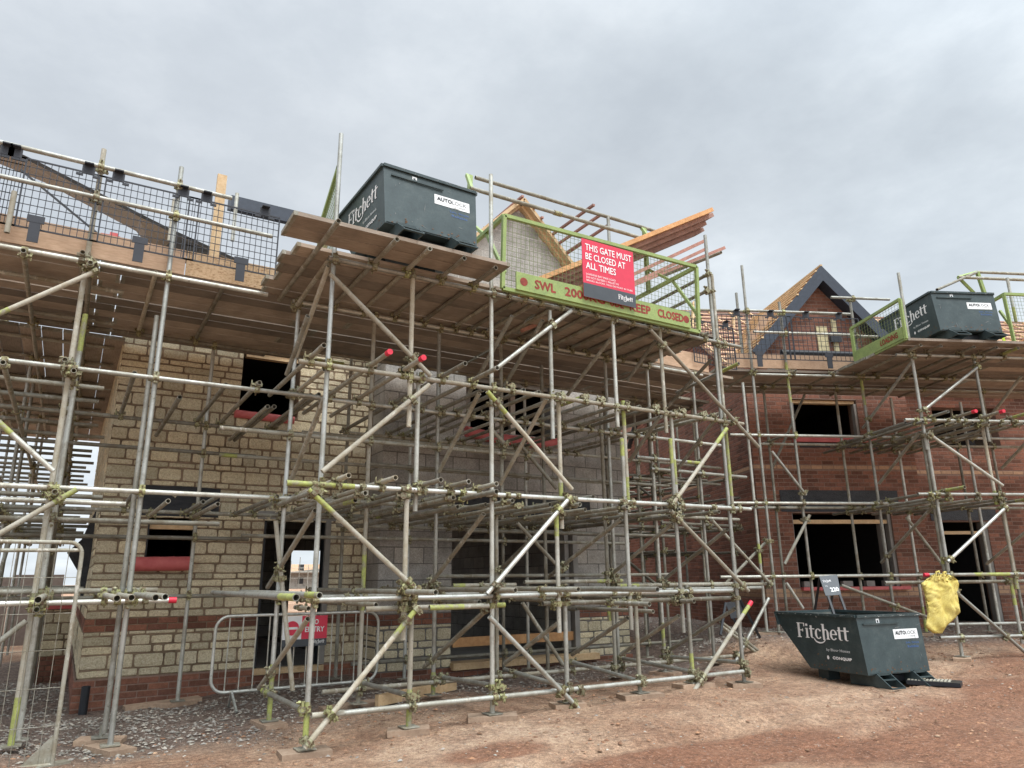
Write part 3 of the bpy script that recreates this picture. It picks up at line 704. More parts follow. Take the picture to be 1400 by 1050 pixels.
for k in range(16):
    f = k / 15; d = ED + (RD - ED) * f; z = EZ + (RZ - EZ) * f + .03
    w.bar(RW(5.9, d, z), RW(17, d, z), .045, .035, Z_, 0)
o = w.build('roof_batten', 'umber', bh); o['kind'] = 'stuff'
w = MB()
for k in range(20):
    c = 6.0 + k * .55
    w.bar(RW(c, ED, EZ + .02), RW(c, RD, RZ + .02), .05, .03, XR)
o = w.build('counter_batten', 'pineP', bh); o['kind'] = 'stuff'
random.seed(5)
for k in range(12):
    c = 6.1 + k * .42 + random.random() * .1; f = random.choice((.9, .92, .93)); d = ED + (RD - ED) * f; z = EZ + (RZ - EZ) * f + .05
    if random.random() < .75: w = MB(); w.obox(RW(c, d, z), XR * .14, (YR * (RD - ED) + Z_ * (RZ - EZ)).normalized() * .17, V((0, 0, .02))); w.build('roof_tile', 'slate', bh)
for k in range(4):
    w = MB(); c = 6.0 + k * .5; w.bar(RW(c, 15.2, 4.5), RW(c + .35, 15.6, 6.4 - k * .1), .04, .1, YR); w.build('roof_prop', 'pineP', bh)
for c, z in ((6.55, 4.72), (6.85, 5.1)):
    w = MB(); w.prism([RW(c - .16, 12.9, z - .35), RW(c + .16, 12.9, z - .35), RW(c + .02, 12.9, z + .12)], YR, .5); w.build('valley_cheek', 'membrane', bh)
# gable opening with pale boards, gutter at its foot
rstrip('insulation_board', 'insul', [(7.60, 7.82, 12.57, 12.6, 4.05, 4.75)]); rstrip('insulation_board', 'insul', [(7.92, 8.02, 12.56, 12.59, 4.0, 4.9)])
w = MB(); w.rbox(7.84, 8.06, 12.50, 12.55, 4.42, 4.62); w.build('dark_plate', 'black', bh)
w = MB(); w.rbox(6.75, 9.1, 12.44, 12.58, 3.86, 4.12); w.tube(RW(6.7, 12.37, 4.12), RW(9.2, 12.37, 4.12), .055, 10); w.build('gutter', 'black', bh)
slate = MB()
for r in range(7):
    for k in range(14):
        f = (r + .5) / 16; d = ED + (RD - ED) * f; z = EZ + (RZ - EZ) * f + .07
        c = 10.75 + k * .21 + (r % 2) * .1
        slate.obox(RW(c, d, z), XR * .1, (YR * (RD - ED) + Z_ * (RZ - EZ)).normalized() * .14, V((0, 0, .008)), 0, random.random())
slate.build('tile_area', 'slate', bh, tones=True)['kind'] = 'stuff'
w = MB(); p = onD(1298, 412, 15.0); w.tube(p - Z_ * 1.4, p + Z_ * .10, .13, 16, 0, .02); w.build('chimney_pot', 'red', bh)
adopt(bh)

# ------------------------------------------------------------------ scaffolding
TR = .0233
def px_on_line(O, d, x):
    # parameter along line O + d*t whose image column is x
    a = d.dot(RT) * F - (x - 700) * d.dot(FW); b = O.dot(RT) * F - (x - 700) * O.dot(FW)
    return -b / a
SOLES = []
class Scaf:
    def __init__(s, label, loc, brick=False):
        s.root = thing('scaffold', label, 'scaffold', None, loc); s.t = []; s.brick = brick
    def tube(s, kind, p, q, mat=None, green=None, cap=0, r=TR, coup=True):
        rnd = random.random()
        if mat is None: mat = 'galv' if rnd < .5 else ('dull' if rnd < .75 else ('tan' if rnd < .93 else 'bright'))
        w = MB(); d = (q - p); L = d.length
        w.tube(p, q, r, 12, 0, .004)
        g = list(green or [])
        if green is None and random.random() < .12 and L > .7:
            ln = random.uniform(.15, .45); g.append((0, ln) if random.random() < .5 else (L - ln, L))
        for a, b in [(a_, min(b_, L)) for a_, b_ in g if min(b_, L) - a_ > .01]: w.tube(p + d * (a / L), p + d * (b / L), r + .0009, 12, 1, ends=False)
        if cap:
            c = p if cap == 1 else q; dd = d / L * (1 if cap == 1 else -1)
            w.tube(c - dd * .008, c + dd * .06, r + .004, 12, 2)
        o = w.build(kind, [mat, 'lime', 'redcap'], s.root, recalc=False)
        if coup: s.t.append((p, q, kind))
        return o
    # main-house axes
    def st(s, x0, y0, x1, y1, Y, foot=None, mat=None, green=None, cap=0):
        p = onY(x0, y0, Y); q = onY(x1, y1, Y); X = (p.x + q.x) / 2
        z0, z1 = p.z, q.z
        if foot:
            g = gz(X, Y); z0 = g + .055
            base(s.root, V((X, Y, g)), foot, X_)
        return s.tube('standard', V((X, Y, z0)), V((X, Y, z1)), mat, green, cap)
    def lg(s, Y, Z, xa, xb, kind='ledger', mat=None, green=None, cap=0, dy=-.05):
        O = V((0, Y + dy, Z)); a = px_on_line(O, X_, xa); b = px_on_line(O, X_, xb)
        return s.tube(kind, O + X_ * a, O + X_ * b, mat, green, cap)
    def tr(s, px, py, Z, yb, kind='transom', mat=None, green=None, cap=0):
        p = onZ(px, py, Z); q = V((p.x, yb, Z)); return s.tube(kind, p, q, mat, green, cap)
    def br(s, xa, ya, xb, yb, Y, mat=None, green=None, cap=0, kind='brace'):
        return s.tube(kind, onY(xa, ya, Y), onY(xb, yb, Y), mat, green, cap)
    def bx(s, xa, ya, xb, yb, Y, dx=.05, mat=None, green=None, cap=0, kind='brace'):
        p = onY(xa, ya, Y); q = onX(xb, yb, p.x); return s.tube(kind, p, q, mat, green, cap)
    # brick-house axes
    def rst(s, x0, y0, x1, y1, D, foot=None, mat=None, green=None):
        p = onD(x0, y0, D); q = onD(x1, y1, D); c = (p.dot(XR) + q.dot(XR)) / 2; z0 = p.z
        if foot:
            b = RW(c, D, 0); g = gz(b.x, b.y); z0 = g + .055; base(s.root, V((b.x, b.y, g)), foot, XR)
        return s.tube('standard', RW(c, D, z0), RW(c, D, q.z), mat, green)
    def rlg(s, D, Z, xa, xb, kind='ledger', mat=None, green=None, cap=0, dd=-.05):
        O = YR * (D + dd) + Z_ * Z; a = px_on_line(O, XR, xa); b = px_on_line(O, XR, xb)
        return s.tube(kind, O + XR * a, O + XR * b, mat, green, cap)
    def rtr(s, px, py, Z, db, kind='transom', mat=None, green=None, cap=0):
        p = onZ(px, py, Z); q = RW(p.dot(XR), db, Z); return s.tube(kind, p, q, mat, green, cap)
    def rbr(s, xa, ya, xb, yb, D, mat=None, green=None, cap=0, kind='brace'):
        return s.tube(kind, onD(xa, ya, D), onD(xb, yb, D), mat, green, cap)
    def rbx(s, xa, ya, xb, yb, D, mat=None, green=None, cap=0, kind='brace'):
        p = onD(xa, ya, D); q = onC(xb, yb, p.dot(XR)); return s.tube(kind, p, q, mat, green, cap)
    def board(s, p, q, width, th, ux=None, mat='boardX', kind='deck_board'):
        w = MB(); w.bar(p, q, width, th, Z_); d = (q - p).normalized()
        if kind == 'deck_board':
            for e, sg in ((p, 1), (q, -1)): w.bar(e - d * sg * .002, e + d * sg * .035, width + .003, th + .003, Z_, 1)
        return w.build(kind, [mat, 'dull'], s.root)
    def couplers(s):
        T = s.t; spots = []
        for i in range(len(T)):
            p, q, k1 = T[i]; d1 = q - p
            for j in range(i + 1, len(T)):
                a, b, k2 = T[j]; d2 = b - a
                if max(p.x, q.x) < min(a.x, b.x) - .1 or max(a.x, b.x) < min(p.x, q.x) - .1: continue
                if max(p.z, q.z) < min(a.z, b.z) - .1 or max(a.z, b.z) < min(p.z, q.z) - .1: continue
                n = d1.cross(d2)
                if n.length < .05 * d1.length * d2.length: continue
                r = a - p; A = d1.dot(d1); B = d1.dot(d2); C = d2.dot(d2); D = d1.dot(r); E_ = d2.dot(r)
                den = A * C - B * B; u = (D * C - B * E_) / den; v = (B * D - A * E_) / den
                if not (-.02 < u < 1.02 and -.02 < v < 1.02): continue
                c1 = p + d1 * u; c2 = a + d2 * v
                if (c2 - c1).length < .11: spots.append((c1, c2, d1.normalized(), d2.normalized()))
        spots.sort(key=lambda e: e[0].length)
        rest = MB(); rest.t_ = 0
        for i, (c1, c2, d1, d2) in enumerate(spots):
            w = MB() if i < 95 else rest
            coupler(w, c1, c2, d1, d2)
            if i < 95: w.build('coupler', 'coupler', s.root, recalc=False)
        if len(spots) > 95:
            rest.build('coupler', 'coupler', s.root, recalc=False)['kind'] = 'stuff'
        print('scaffold tubes', len(T), 'couplers', len(spots))
        adopt(s.root)
def coupler(w, c1, c2, d1, d2):
    x = (c2 - c1)
    if x.length < 1e-4: x = d1.cross(d2)
    x.normalize()
    for c, d, sg in ((c1, d1, 1), (c2, d2, -1)):
        y = d.cross(x).normalized() * random.choice((-1, 1))
        w.tube(c - d * .027, c + d * .027, .0335, 10, 0)
        # flap, bolt and nut
        xx = y.cross(d)
        f = c + y * .045
        w.obox(f, y * .018, d * .024, xx * .010)
        g = c + y * .056
        w.tube(g - xx * .05 * sg, g + xx * .045 * sg, .0075, 6, 0)
        w.tube(g - xx * .036 * sg, g - xx * .016 * sg, .0155, 6, 0)
        w.obox(c - y * .038, y * .010, d * .018, xx * .016)
def base(root, p, label, ux):
    """steel base plate under a standard (a part of the scaffold) on its own timber sole board"""
    w = MB(); q = p + Z_ * .052
    w.obox(q, V((.075, 0, 0)), V((0, .075, 0)), V((0, 0, .004))); w.tube(q, q + Z_ * .1, .019, 8)
    w.build('base_plate', 'dull', root)
    if label is True: return
    a = random.uniform(-.5, .5); u = V((math.cos(a), math.sin(a), 0)); v = V((-u.y, u.x, 0))
    sx, sy = random.uniform(.16, .23), random.uniform(.10, .115)
    if random.random() < .35: sx, sy = sy, sx
    w = MB(); w.obox(V((0, 0, .018)), u * sx, v * sy, V((0, 0, .024)))
    o = w.build('sole_board', 'sole', None); o.location = p
    sl_x = (gz(p.x + .2, p.y) - gz(p.x - .2, p.y)) / .4; sl_y = (gz(p.x, p.y + .2) - gz(p.x, p.y - .2)) / .4
    o.rotation_euler = (math.atan(sl_y) * .8, -math.atan(sl_x) * .8, 0)
    tag(o, label, 'sole board', 'timber sole boards under the scaffold standards')

Z1, Z2, Z3, Z4 = -.153, .82, 1.915, 2.975
YF, YM, YI = 6.35, 7.62, 9.30
random.seed(11)
A = Scaf('tall tube scaffold carrying the near loading bay with its lime gate and closed sign', (4.4, 7.0, -1.25))
sb = 'weathered timber sole board under the '
# front row
A.st(418.4, 1034, 464.7, 182.6, YF, sb + 'near left corner standard of the loading bay', 'bright', [(.05, .35)])
A.st(563.7, 378, 559.8, 584, YF - .05, None, 'tan', [(.0, .0)])
A.st(572.6, 510, 567.4, 699, YF + .03, None, 'galv'); A.st(557, 669, 550.5, 875, YF - .03, None, 'tan')
A.st(558, 1004, 564, 798, YF, sb + 'second front standard along the loading bay', 'tan', [(.0, .3)])
A.st(672.6, 986, 671.6, 239, YF, sb + 'unbroken full height front standard of the loading bay', 'galv')
A.st(752.4, 425, 755, 600, YF - .05, None, 'galv'); A.st(762.8, 537, 768.6, 723, YF + .03, None, 'tan', [(1.0, 1.2)])
A.st(760.7, 700, 764.5, 865, YF - .05, None, 'galv', [(.0, .25)])
A.st(777, 969, 770.8, 800, YF, sb + 'front standard where the low centre brace lands', 'galv')
A.st(837.5, 438, 844.4, 584, YF - .05, None, 'galv'); A.st(851, 548, 860, 700, YF + .03, None, 'tan', [(0, .3), (.9, 1.2)])
A.st(852.3, 600, 861, 861, YF - .05, None, 'galv', [(.0, .2)])
A.st(875, 955, 868, 800, YF, sb + 'fifth front standard along the loading bay', 'dull')
A.st(902, 453, 911, 592, YF - .05, None, 'dull'); A.st(916, 562, 926.7, 690, YF + .03, None, 'galv', [(.6, .9)])
A.st(918, 600, 933, 865, YF - .05, None, 'galv', [(.0, .3)])
A.st(948, 940, 938.5, 800, YF, sb + 'front standard beside the broken red brick', 'galv', [(.0, .3)])
A.st(1017.8, 942, 964.5, 322, YF, sb + 'near right corner standard of the loading bay', 'bright')
A.st(1003, 700, 972, 375, YF + .06, None, 'dull', [(.2, 1.1)])
# middle and inner rows
A.st(364.5, 994, 410, 422, YM, sb + 'lime footed standard beside the pedestrian barrier', 'bright', [(.0, .5)])
A.st(489.6, 966, 512, 432, YM, True, 'tan', [(.9, 1.5)])
A.st(595, 955, 598, 450, YM, True, 'galv')
A.st(687, 710, 684, 455, YM, None, 'dull'); A.st(679, 905, 679, 700, YM, True, 'dull')
A.st(746, 915, 743, 500, YM + .1, True, 'dull')
A.st(846, 905, 826, 470, YM, True, 'galv'); A.st(832, 849, 822, 560, YM - .06, None, 'dull')
A.st(842, 926, 838, 831, YM - .1, True, 'dull')
A.st(908, 923, 886, 500, YM, sb + 'rear standard behind the right end of the loading bay', 'galv', [(.3, .6)])
A.st(968, 905, 955, 520, YM, True, 'galv')
A.st(461, 927, 480, 455, YI + .3, True, 'dull'); A.st(558, 900, 561, 470, YI, True, 'bright')
A.st(688, 918, 686.5, 470, YI, sb + 'standard in front of the wide ground floor opening', 'dull')
A.st(722.6, 916, 716, 470, YI, True, 'galv'); A.st(838, 900, 826, 500, YI, True, 'dull'); A.st(884, 905, 866, 520, YI, True, 'dull')
# front ledgers
A.lg(YF, Z4, 449, 1012, mat='galv'); A.lg(YF, Z3, 408, 1016, mat='tan'); A.lg(YF, Z2, 392, 1026, mat='bright', green=[(0, .6)])
A.lg(YF, Z1, 434, 1001, mat='bright'); A.lg(YF, -1.06, 440, 1016, mat='galv'); A.lg(YF, -1.055, 426, 470, mat='tan')
A.lg(YF, Z1 - .09, 587, 668, mat='dull', green=[(0, .35)]); A.lg(YF, Z1 - .09, 742, 1000, mat='dull', dy=.06); A.lg(YF, Z1 - .09, 500, 690, mat='tan', dy=.06)
# middle / inner ledgers
for Yr in (YM, YI):
    for Zz, a, b in ((Z4, 400, 960), (Z3, 395 if Yr == YM else 470, 985), (Z2, 385, 1010), (Z1, 372, 1040)):
        A.lg(Yr, Zz, a, b, mat='dull' if Yr == YI else None)
A.lg(YM, Z3 - .42, 300, 760, mat='dull'); A.lg(YI, Z3 - .42, 300, 840, mat='dull'); A.lg(YI, Z2 - .28, 330, 860, mat='dull'); A.lg(YI + .1, Z2 - .12, 460, 800, mat='dull')
A.lg(YM, -1.06, 440, 1000, mat='dull'); A.lg(YI, -1.0, 480, 960, mat='dull')
A.lg(YM, Z1 + .09, 619, 705, mat='dull', green=[(0, .15)]); A.lg(YM, Z1 + .12, 717, 851, mat='dull'); A.lg(YM, Z1 + .06, 845, 1000, mat='dull'); A.lg(YM, Z1 + .05, 975, 1056, mat='tan')
A.lg(YM, Z3 - .30, 870, 960, mat='galv'); A.lg(YM, Z3 - .45, 890, 1020, mat='galv'); A.lg(YI, Z3 - .3, 865, 985, mat='dull')
# transoms, level 3
zt = Z3 + .055
for px, py, yb, mat, cap in ((443, 472, 7.9, 'dull', 0), (443.5, 505, 7.9, 'tan', 0), (533, 481, 8.6, 'dull', 1), (579, 489, 8.6, 'tan', 1), (636, 497, 9.5, 'dull', 0), (680, 503, 9.5, 'dull', 0), (697, 529, 9.5, 'galv', 0), (716, 533, 9.5, 'galv', 0),
                            (737, 536, 9.5, 'dull', 0), (769, 541, 9.5, 'galv', 0), (794, 544, 9.5, 'dull', 0), (819, 547, 9.5, 'galv', 0), (875, 556, 9.4, 'dull', 0), (897, 556, 9.4, 'dull', 0), (930, 563, 9.4, 'galv', 0), (957, 567, 9.4, 'dull', 0), (981, 567, 9.4, 'dull', 0), (660, 533, 9.5, 'dull', 0), (840, 556, 9.3, 'dull', 0)):
    A.tr(px, py, zt, yb, mat=mat, cap=cap)
zt = Z2 + .055
for px, py, yb, mat, cap in ((477, 650, 8.0, 'tan', 0), (541, 653, 9.4, 'tan', 0), (603, 656, 9.4, 'tan', 0), (641, 658.5, 9.5, 'dull', 0), (679, 661.5, 9.5, 'tan', 0), (811, 679, 9.5, 'dull', 0), (906, 687, 9.4, 'dull', 0), (990, 691.5, 9.4, 'dull', 0)):
    A.tr(px, py, zt, yb, mat=mat, cap=cap)
for px, py, yb in ((431, 671, 7.9), (550, 678, 8.4), (664, 690, 9.4), (752, 690, 9.4), (846, 700, 9.4), (915, 706, 9.4), (679, 672, 8.6)):
    A.tr(px, py, Z2 - .06, yb, mat='dull')
A.tr(486, 684, Z2 - .1, 9.4, mat='dull', green=[(0, .3)]); A.tr(626, 693, Z2 - .15, 9.6, mat='dull'); A.tr(705, 692, Z2 - .1, 9.6, mat='dull'); A.tr(800, 697, Z2 - .1, 9.6, mat='dull')
zt = Z1 + .055
for px, py, yb, cap in ((405, 817, 7.9, 0), (437, 814, 8.2, 0), (596, 810, 9.3, 0), (705, 807, 9.3, 0), (791, 806, 9.3, 0), (899, 806, 9.3, 0)):
    A.tr(px, py, zt, yb, cap=cap)
A.tr(422, 832, Z1 - .10, 7.75, mat='tan'); A.tr(571, 828, Z1 - .12, 8.4, mat='dull', green=[(0, .3)]); A.tr(782, 822, Z1 - .1, 8.4, mat='dull'); A.tr(788, 833, Z1 - .22, 8.4, mat='dull'); A.tr(888, 826, Z1 - .1, 8.4, mat='dull'); A.tr(893, 836, Z1 - .22, 8.4); A.tr(949, 822, Z1 - .1, 8.4, mat='dull')
for k in range(7):
    x = 2.3 + k * .72 + random.uniform(-.12, .12); A.tube('transom', V((x, 6.2, Z2 - .065)), V((x, 9.4, Z2 - .065)), 'dull', green=[])
for k in range(5):
    x = 2.6 + k * .95 + random.uniform(-.12, .12); A.tube('transom', V((x, 6.7, Z1 - .065)), V((x, 9.4, Z1 - .065)), 'dull', green=[])
for a, b, z in ((2.2, 5.6, Z3 - .2), (3.0, 8.0, Z3 - .52), (4.4, 8.1, Z2 - .2), (3.9, 7.9, Z1 + .2)): A.tube('ledger', V((a, 8.5, z)), V((b, 8.5, z)), 'dull', green=[])
# low transoms along the ground
for x, y, xb, yb in ((414, 971, 359, 944), (563, 952, 497, 934), (684, 939, 600, 925), (791, 945, 690, 915), (876, 932, 783, 905), (948, 919, 842, 898), (1017, 906, 905, 897)):
    A.bx(x, y, xb, yb, YF - .03, kind='transom', mat='galv')
# braces in the front face
fb = YF - .11
for a in ((451, 374, 589, 514, 'tan'), (440.5, 645, 587, 526, 'tan'), (421.5, 669, 571, 808, 'tan'), (568, 834, 416.5, 1023, 'tan'), (781, 425, 678.5, 504, 'galv'), (666, 535, 782, 669, 'tan'), (776.7, 683, 666, 812, 'bright'), (669, 843, 797, 975, 'galv'),
          (889, 451, 1037, 611, 'tan'), (993.6, 586, 920, 689, 'tan'), (917, 698, 1023, 808, 'tan')):
    A.br(*a[:4], fb, mat=a[4], green=[(0, .3)] if a[4] == 'tan' and random.random() < .6 else [])
A.br(1026.8, 823.5, 947, 948, fb, mat='tan', cap=1, green=[(.05, .2)])
# braces across the bay
for a in ((431, 698, 366, 803, 'tan'), (421, 846, 354, 941, 'tan'), (444, 543, 399, 654, 'dull'), (421, 432, 392, 512, 'dull'), (450, 355, 402, 423, 'dull'), (449, 364, 405, 488, 'tan'),
          (664, 835, 580, 912, 'dull'), (661, 703, 583, 806, 'dull'), (655, 538, 600, 645, 'dull'), (747, 545, 684, 662, 'tan'), (761, 705, 660, 802, 'dull'), (763, 852, 690, 907, 'dull'), (700, 432, 640, 540, 'dull'), (742, 438, 690, 527, 'dull'),
          (835, 463, 776, 540, 'dull'), (849, 710, 747, 791, 'dull'), (858, 845, 782, 895, 'dull'), (902, 570, 860, 631, 'dull'), (919, 716, 823, 796, 'dull'), (928, 842, 848, 895, 'dull'),
          (979, 572, 925, 643, 'dull'), (972, 492, 912, 557, 'dull'), (994, 724, 903, 796, 'dull'), (1005, 832, 910, 892, 'dull'), (896, 466, 858, 520, 'dull')):
    A.bx(*a[:4], YF + .06, mat=a[4], green=[])
for a in ((377, 712, 400, 944, 'tan'), (713, 610, 761, 668, 'dull'), (707, 715, 770, 782, 'dull'), (714, 824, 770, 909, 'dull'), (669, 584, 693, 610, 'dull'), (973, 711, 1053, 798, 'dull'), (1051, 818, 1005, 906, 'galv'), (1050, 905, 985, 855, 'dull'), (985, 850, 1052, 902, 'dull')):
    A.br(*a[:4], YM - .1, mat=a[4], green=[])
# side guard tubes and the rear of the bay
A.bx(986, 345, 905, 378, YF, kind='guard_rail', mat='dull'); A.bx(968, 375, 860, 432, YF, kind='guard_rail', mat='dull'); A.bx(966, 398, 880, 440, YF, kind='guard_rail', mat='dull')
A.bx(1010, 497, 925, 537, YF, kind='ledger', mat='galv')
# deck boards of the bay (underside seen)
zb = Z4 + .10
random.seed(3)
yy = 5.93; k = 0
while yy < 7.66:
    x0 = (1.31 if yy < 6.2 else 1.40 + .04 * (k % 3)); mid = 3.55 + random.uniform(-.1, .1) if yy < 6.2 else 4.4 + random.uniform(-.4, .4)
    x1 = (3.50 if yy < 6.2 else 6.98)
    dz = random.uniform(-.004, .004) + (.03 if yy < 6.2 else 0)
    if x1 > mid + .5:
        A.board(V((x0, yy, zb + dz)), V((mid - .01, yy, zb + dz)), .222, .038); A.board(V((mid + .01, yy, zb - dz)), V((x1 + random.uniform(-.03, .05), yy, zb - dz)), .222, .038)
    else: A.board(V((x0, yy, zb + dz)), V((x1, yy, zb + dz)), .222, .038)
    yy += .228 + (0.07 if k == 1 else random.choice((0, .004, .012))); k += 1
# transoms carrying the deck, ends showing at the front edge
for px, py in ((463, 302), (543, 327), (588, 340), (635, 353), (678, 366)):
    A.tr(px, py, Z4 + .055, 7.75, mat='dull')
for px in (699, 722, 745, 772, 796, 820, 845, 870, 893, 918, 944, 968):
    O = V((0, 6.22, Z4 + .055)); t = px_on_line(O, X_, px); A.tube('transom', O + X_ * t, V((t, 7.75, Z4 + .055)), 'dull')
A.couplers()

# ---- left house scaffold
random.seed(23)
B = Scaf('grey tube scaffold wrapping the front and left flank of the stone house', (-.2, 8.6, -1.35))
B.st(148, 1028, 249.4, 229, YM - .05, sb + 'outermost bright standard left of the stone house front', 'bright')
B.st(141, 1003, 216, 432, YM + .07, None, 'galv'); 
o_ = onY(141, 1003, YM + .07); base(B.root, V((o_.x, 7.95, gz(o_.x, 7.95))), 'weathered timber sole board tucked behind the front left pair of standards', X_)
B.st(14, 1020, 142.7, 204.4, YM - .02, True, 'tan'); B.st(27, 1005, 70, 712, YM + .25, True, 'galv'); B.st(72, 712, 118, 430, YM + .3, None, 'galv')
B.st(9, 318, 20, 262, YM - .15, None, 'tan')
B.st(241, 962, 297, 440, YI + .35, sb + 'standard standing against the stone wall left of the door', 'galv')
B.st(320, 330, 322, 264, YI - .3, None, 'galv'); B.st(234, 330, 236, 272, YI - .3, None, 'tan')
B.lg(YM, Z4, -60, 366, mat='galv', dy=-.1); B.lg(YM, Z3, -60, 436, mat='galv', dy=-.1); B.lg(YM, Z2, -60, 415, mat='galv', dy=-.1); B.lg(YM, Z1, -60, 240, mat='bright', dy=-.1, cap=2)
B.lg(YM, Z1 + .09, -60, 215, mat='dull', dy=.3); B.lg(YM, Z2 - .1, -60, 172, mat='galv', dy=.1); B.lg(YM, Z2 - .25, -60, 300, mat='dull', dy=.25)
B.lg(YM, 4.00, -60, 317, kind='guard_rail', mat='galv', dy=-.1); B.lg(YM, 3.66, -60, 372, kind='guard_rail', mat='galv', dy=-.1)
for Zz in (Z4, Z3, Z2, Z1): B.lg(YI + .35, Zz, -60, 470 if Zz > 0 else 330, mat='dull')
B.lg(YI + .35, Z3 - .35, -60, 350, mat='dull'); B.lg(YI + .35, Z2 - .3, -60, 340, mat='dull')
for px, py, Zz in ((113, 344.6, Z4), (213, 373, Z4), (306, 391, Z4), (88.7, 491.7, Z3), (184, 510, Z3), (309, 526, Z3), (246, 543, Z3 - .2), (62, 664, Z2), (185, 672, Z2), (301, 677, Z2), (230, 685, Z2 - .1), (278, 686, Z2 - .05), (298, 689, Z2 - .1), (379, 679, Z2 - .05), (397, 679, Z2), (355, 523, Z3), (425, 540, Z3), (366, 556, Z3 - .18), (375, 556, Z3 - .18), (436, 539, Z3), (52, 820, Z1), (160, 818, Z1), (180, 817, Z1), (213, 817, Z1), (226, 816, Z1)):
    B.tr(px, py, Zz + .055, YI + .5, mat='dull' if random.random() < .6 else 'tan')
for a in ((-20, 437, 131, 371, 'tan', 0), (-10, 570, 73, 644, 'galv', 0), (105, 669, -10, 735, 'tan', 0)):
    B.br(*a[:4], YM - .16, mat=a[4], green=[(0, .2)])
B.br(-10, 884, 36, 849, YM - .1, mat='dull')
# flank (runs back along the left wall)
for Xr in (-1.30, -.75, -.22):
    for yv in (7.75, 9.4, 11.2, 12.3, 13.2, 15.3, 17.2):
        if Xr > -1 and yv < 8: continue
        if Xr == -.75 and yv in (9.4, 13.2): continue
        B.tube('standard', V((Xr, yv, gz(Xr, yv) + .02)), V((Xr, yv, 3.95 if Xr < -1 else 3.0)), 'galv')
    for Zz in (Z4, Z3, Z2, Z1): B.tube('ledger', V((Xr + .05, 7.4, Zz - .05)), V((Xr + .05, 18, Zz - .05)), 'dull')
B.tube('guard_rail', V((-1.35, 7.5, 3.66)), V((-1.35, 18, 3.66)), 'galv'); B.tube('guard_rail', V((-1.35, 7.5, 4.0)), V((-1.35, 18, 4.0)), 'galv')
for Zz in (Z4, Z3, Z2, Z1 + .1):
    y = 8.2
    while y < 17.6:
        B.tube('transom', V((-1.55, y, Zz + .0)), V((.14 + random.uniform(-.1, .08), y, Zz + .0)), 'dull', green=[], coup=Zz in (Z2,)); y += random.uniform(.75, 1.2) if Zz == Z4 else random.uniform(.5, .85)
for i, yv in enumerate((7.8, 9.5, 11.3, 13.3)):
    B.tube('brace', V((-.16 - .5 * (i % 2), yv + .6, (.9, -.1, .9, 1.9)[i])), V((-.16 - .5 * (i % 2), yv + 2.4, (-.1, .9, 1.9, .9)[i])), 'dull', green=[])
    B.tube('brace', V((-1.38, yv, (-.1, .9, 1.9, .9)[i])), V((-1.38, yv + 1.7, (.9, 1.9, 2.9, -.1)[i])), 'dull', green=[])
# decks
yy = 7.78; k = 0
while yy < YS - .12:
    for x0, x1 in ((-2.0, -.1 + .2 * (k % 2)), (-.095 + .2 * (k % 2), 2.0 + .3 * (k % 3)), (2.0 + .3 * (k % 3), 4.6), (4.62, 7.0 + .2 * (k % 2)), (7.02 + .2 * (k % 2), 8.75)):
        if x1 > 3.7 and yy > YB - .12: continue
        B.board(V((x0 + .005, yy, Z4 + .09)), V((x1 - .005, yy, Z4 + .09)), .222, .038)
    yy += .228 + random.choice((0, .006, .015, .03)); k += 1
xx = -1.435
while xx < .2:
    for y0, y1 in ((YS - .14, 12.9), (12.92, 15.6), (15.62, 18)):
        B.board(V((xx, y0, Z4 + .05)), V((xx, y1, Z4 + .05)), .224 - random.choice((0, .001, .008)), .038, mat='boardY')
    xx += .2282
for x0, x1, mat in ((-2.0, .66, 'toe'), (.67, 1.98, 'osb'), (6.98, 8.2, 'toe')):
    B.board(V((x0, YM + .05, 3.217)), V((x1, YM + .05, 3.217)), .03, .272, mat=mat, kind='toe_board')
B.board(V((-1.45, 7.7, 3.23)), V((-1.45, 18, 3.23)), .03, .22, mat='boardY', kind='toe_board')
B.couplers()

# ---- brick house scaffold with its loading bay
random.seed(31)
C = Scaf('tube scaffold along the red brick house with the far loading bay', RW(8, 11, -1))
R1, R2, R3, R4 = 0.0, 1.125, 2.22, 3.25
DO, DI, DB = 11.0, 11.75, 9.7
C.rst(1053, 903, 1014.8, 523, DO, sb + 'far scaffold standard beside the backward sign', 'galv', [(1.0, 1.3)])
C.rst(1070.6, 899, 1012, 363, DO - .05, True, 'galv'); C.rst(1083, 889, 1042, 530, DI, True, 'dull')
C.rst(1030, 500, 993, 400, DO + .1, None, 'galv')
C.rst(1117, 850, 1063.7, 413, DO, True, 'galv', [(3.6, 4.3)]); C.rst(1184, 850, 1141, 534, DI, True, 'dull')
C.rst(1226, 850, 1161, 413, DO, True, 'galv', [(3.7, 4.4)]); C.rst(1269, 875, 1217, 544, DI, sb + 'slim inner standard behind the yellow bag', 'galv', [(.0, .4)])
C.rst(1268.5, 615, 1227, 373, DB, None, 'galv'); C.rst(1292, 781, 1261, 600, DB + .05, None, 'dull', [(.1, .2)])
C.rst(1317.3, 898.7, 1265.6, 600, DB, sb + 'front left corner standard of the far bay', 'galv')
C.rst(1352, 604, 1331, 487, DB - .04, None, 'galv'); C.rst(1361, 690, 1343, 575, DB + .03, None, 'tan', [(0, .2)])
C.rst(1392, 805, 1365, 673, DB - .04, None, 'tan', [(.0, .15)]); C.rst(1398, 880, 1381, 790, DB, None, 'galv')
C.rst(1362, 860, 1318, 550, DO + .1, True, 'galv'); C.rst(1394, 855, 1350, 540, DI, True, 'dull'); C.rst(1345, 850, 1305, 560, DI, True, 'dull')
C.rst(1390, 440, 1376, 380, DB + .1, None, 'galv')
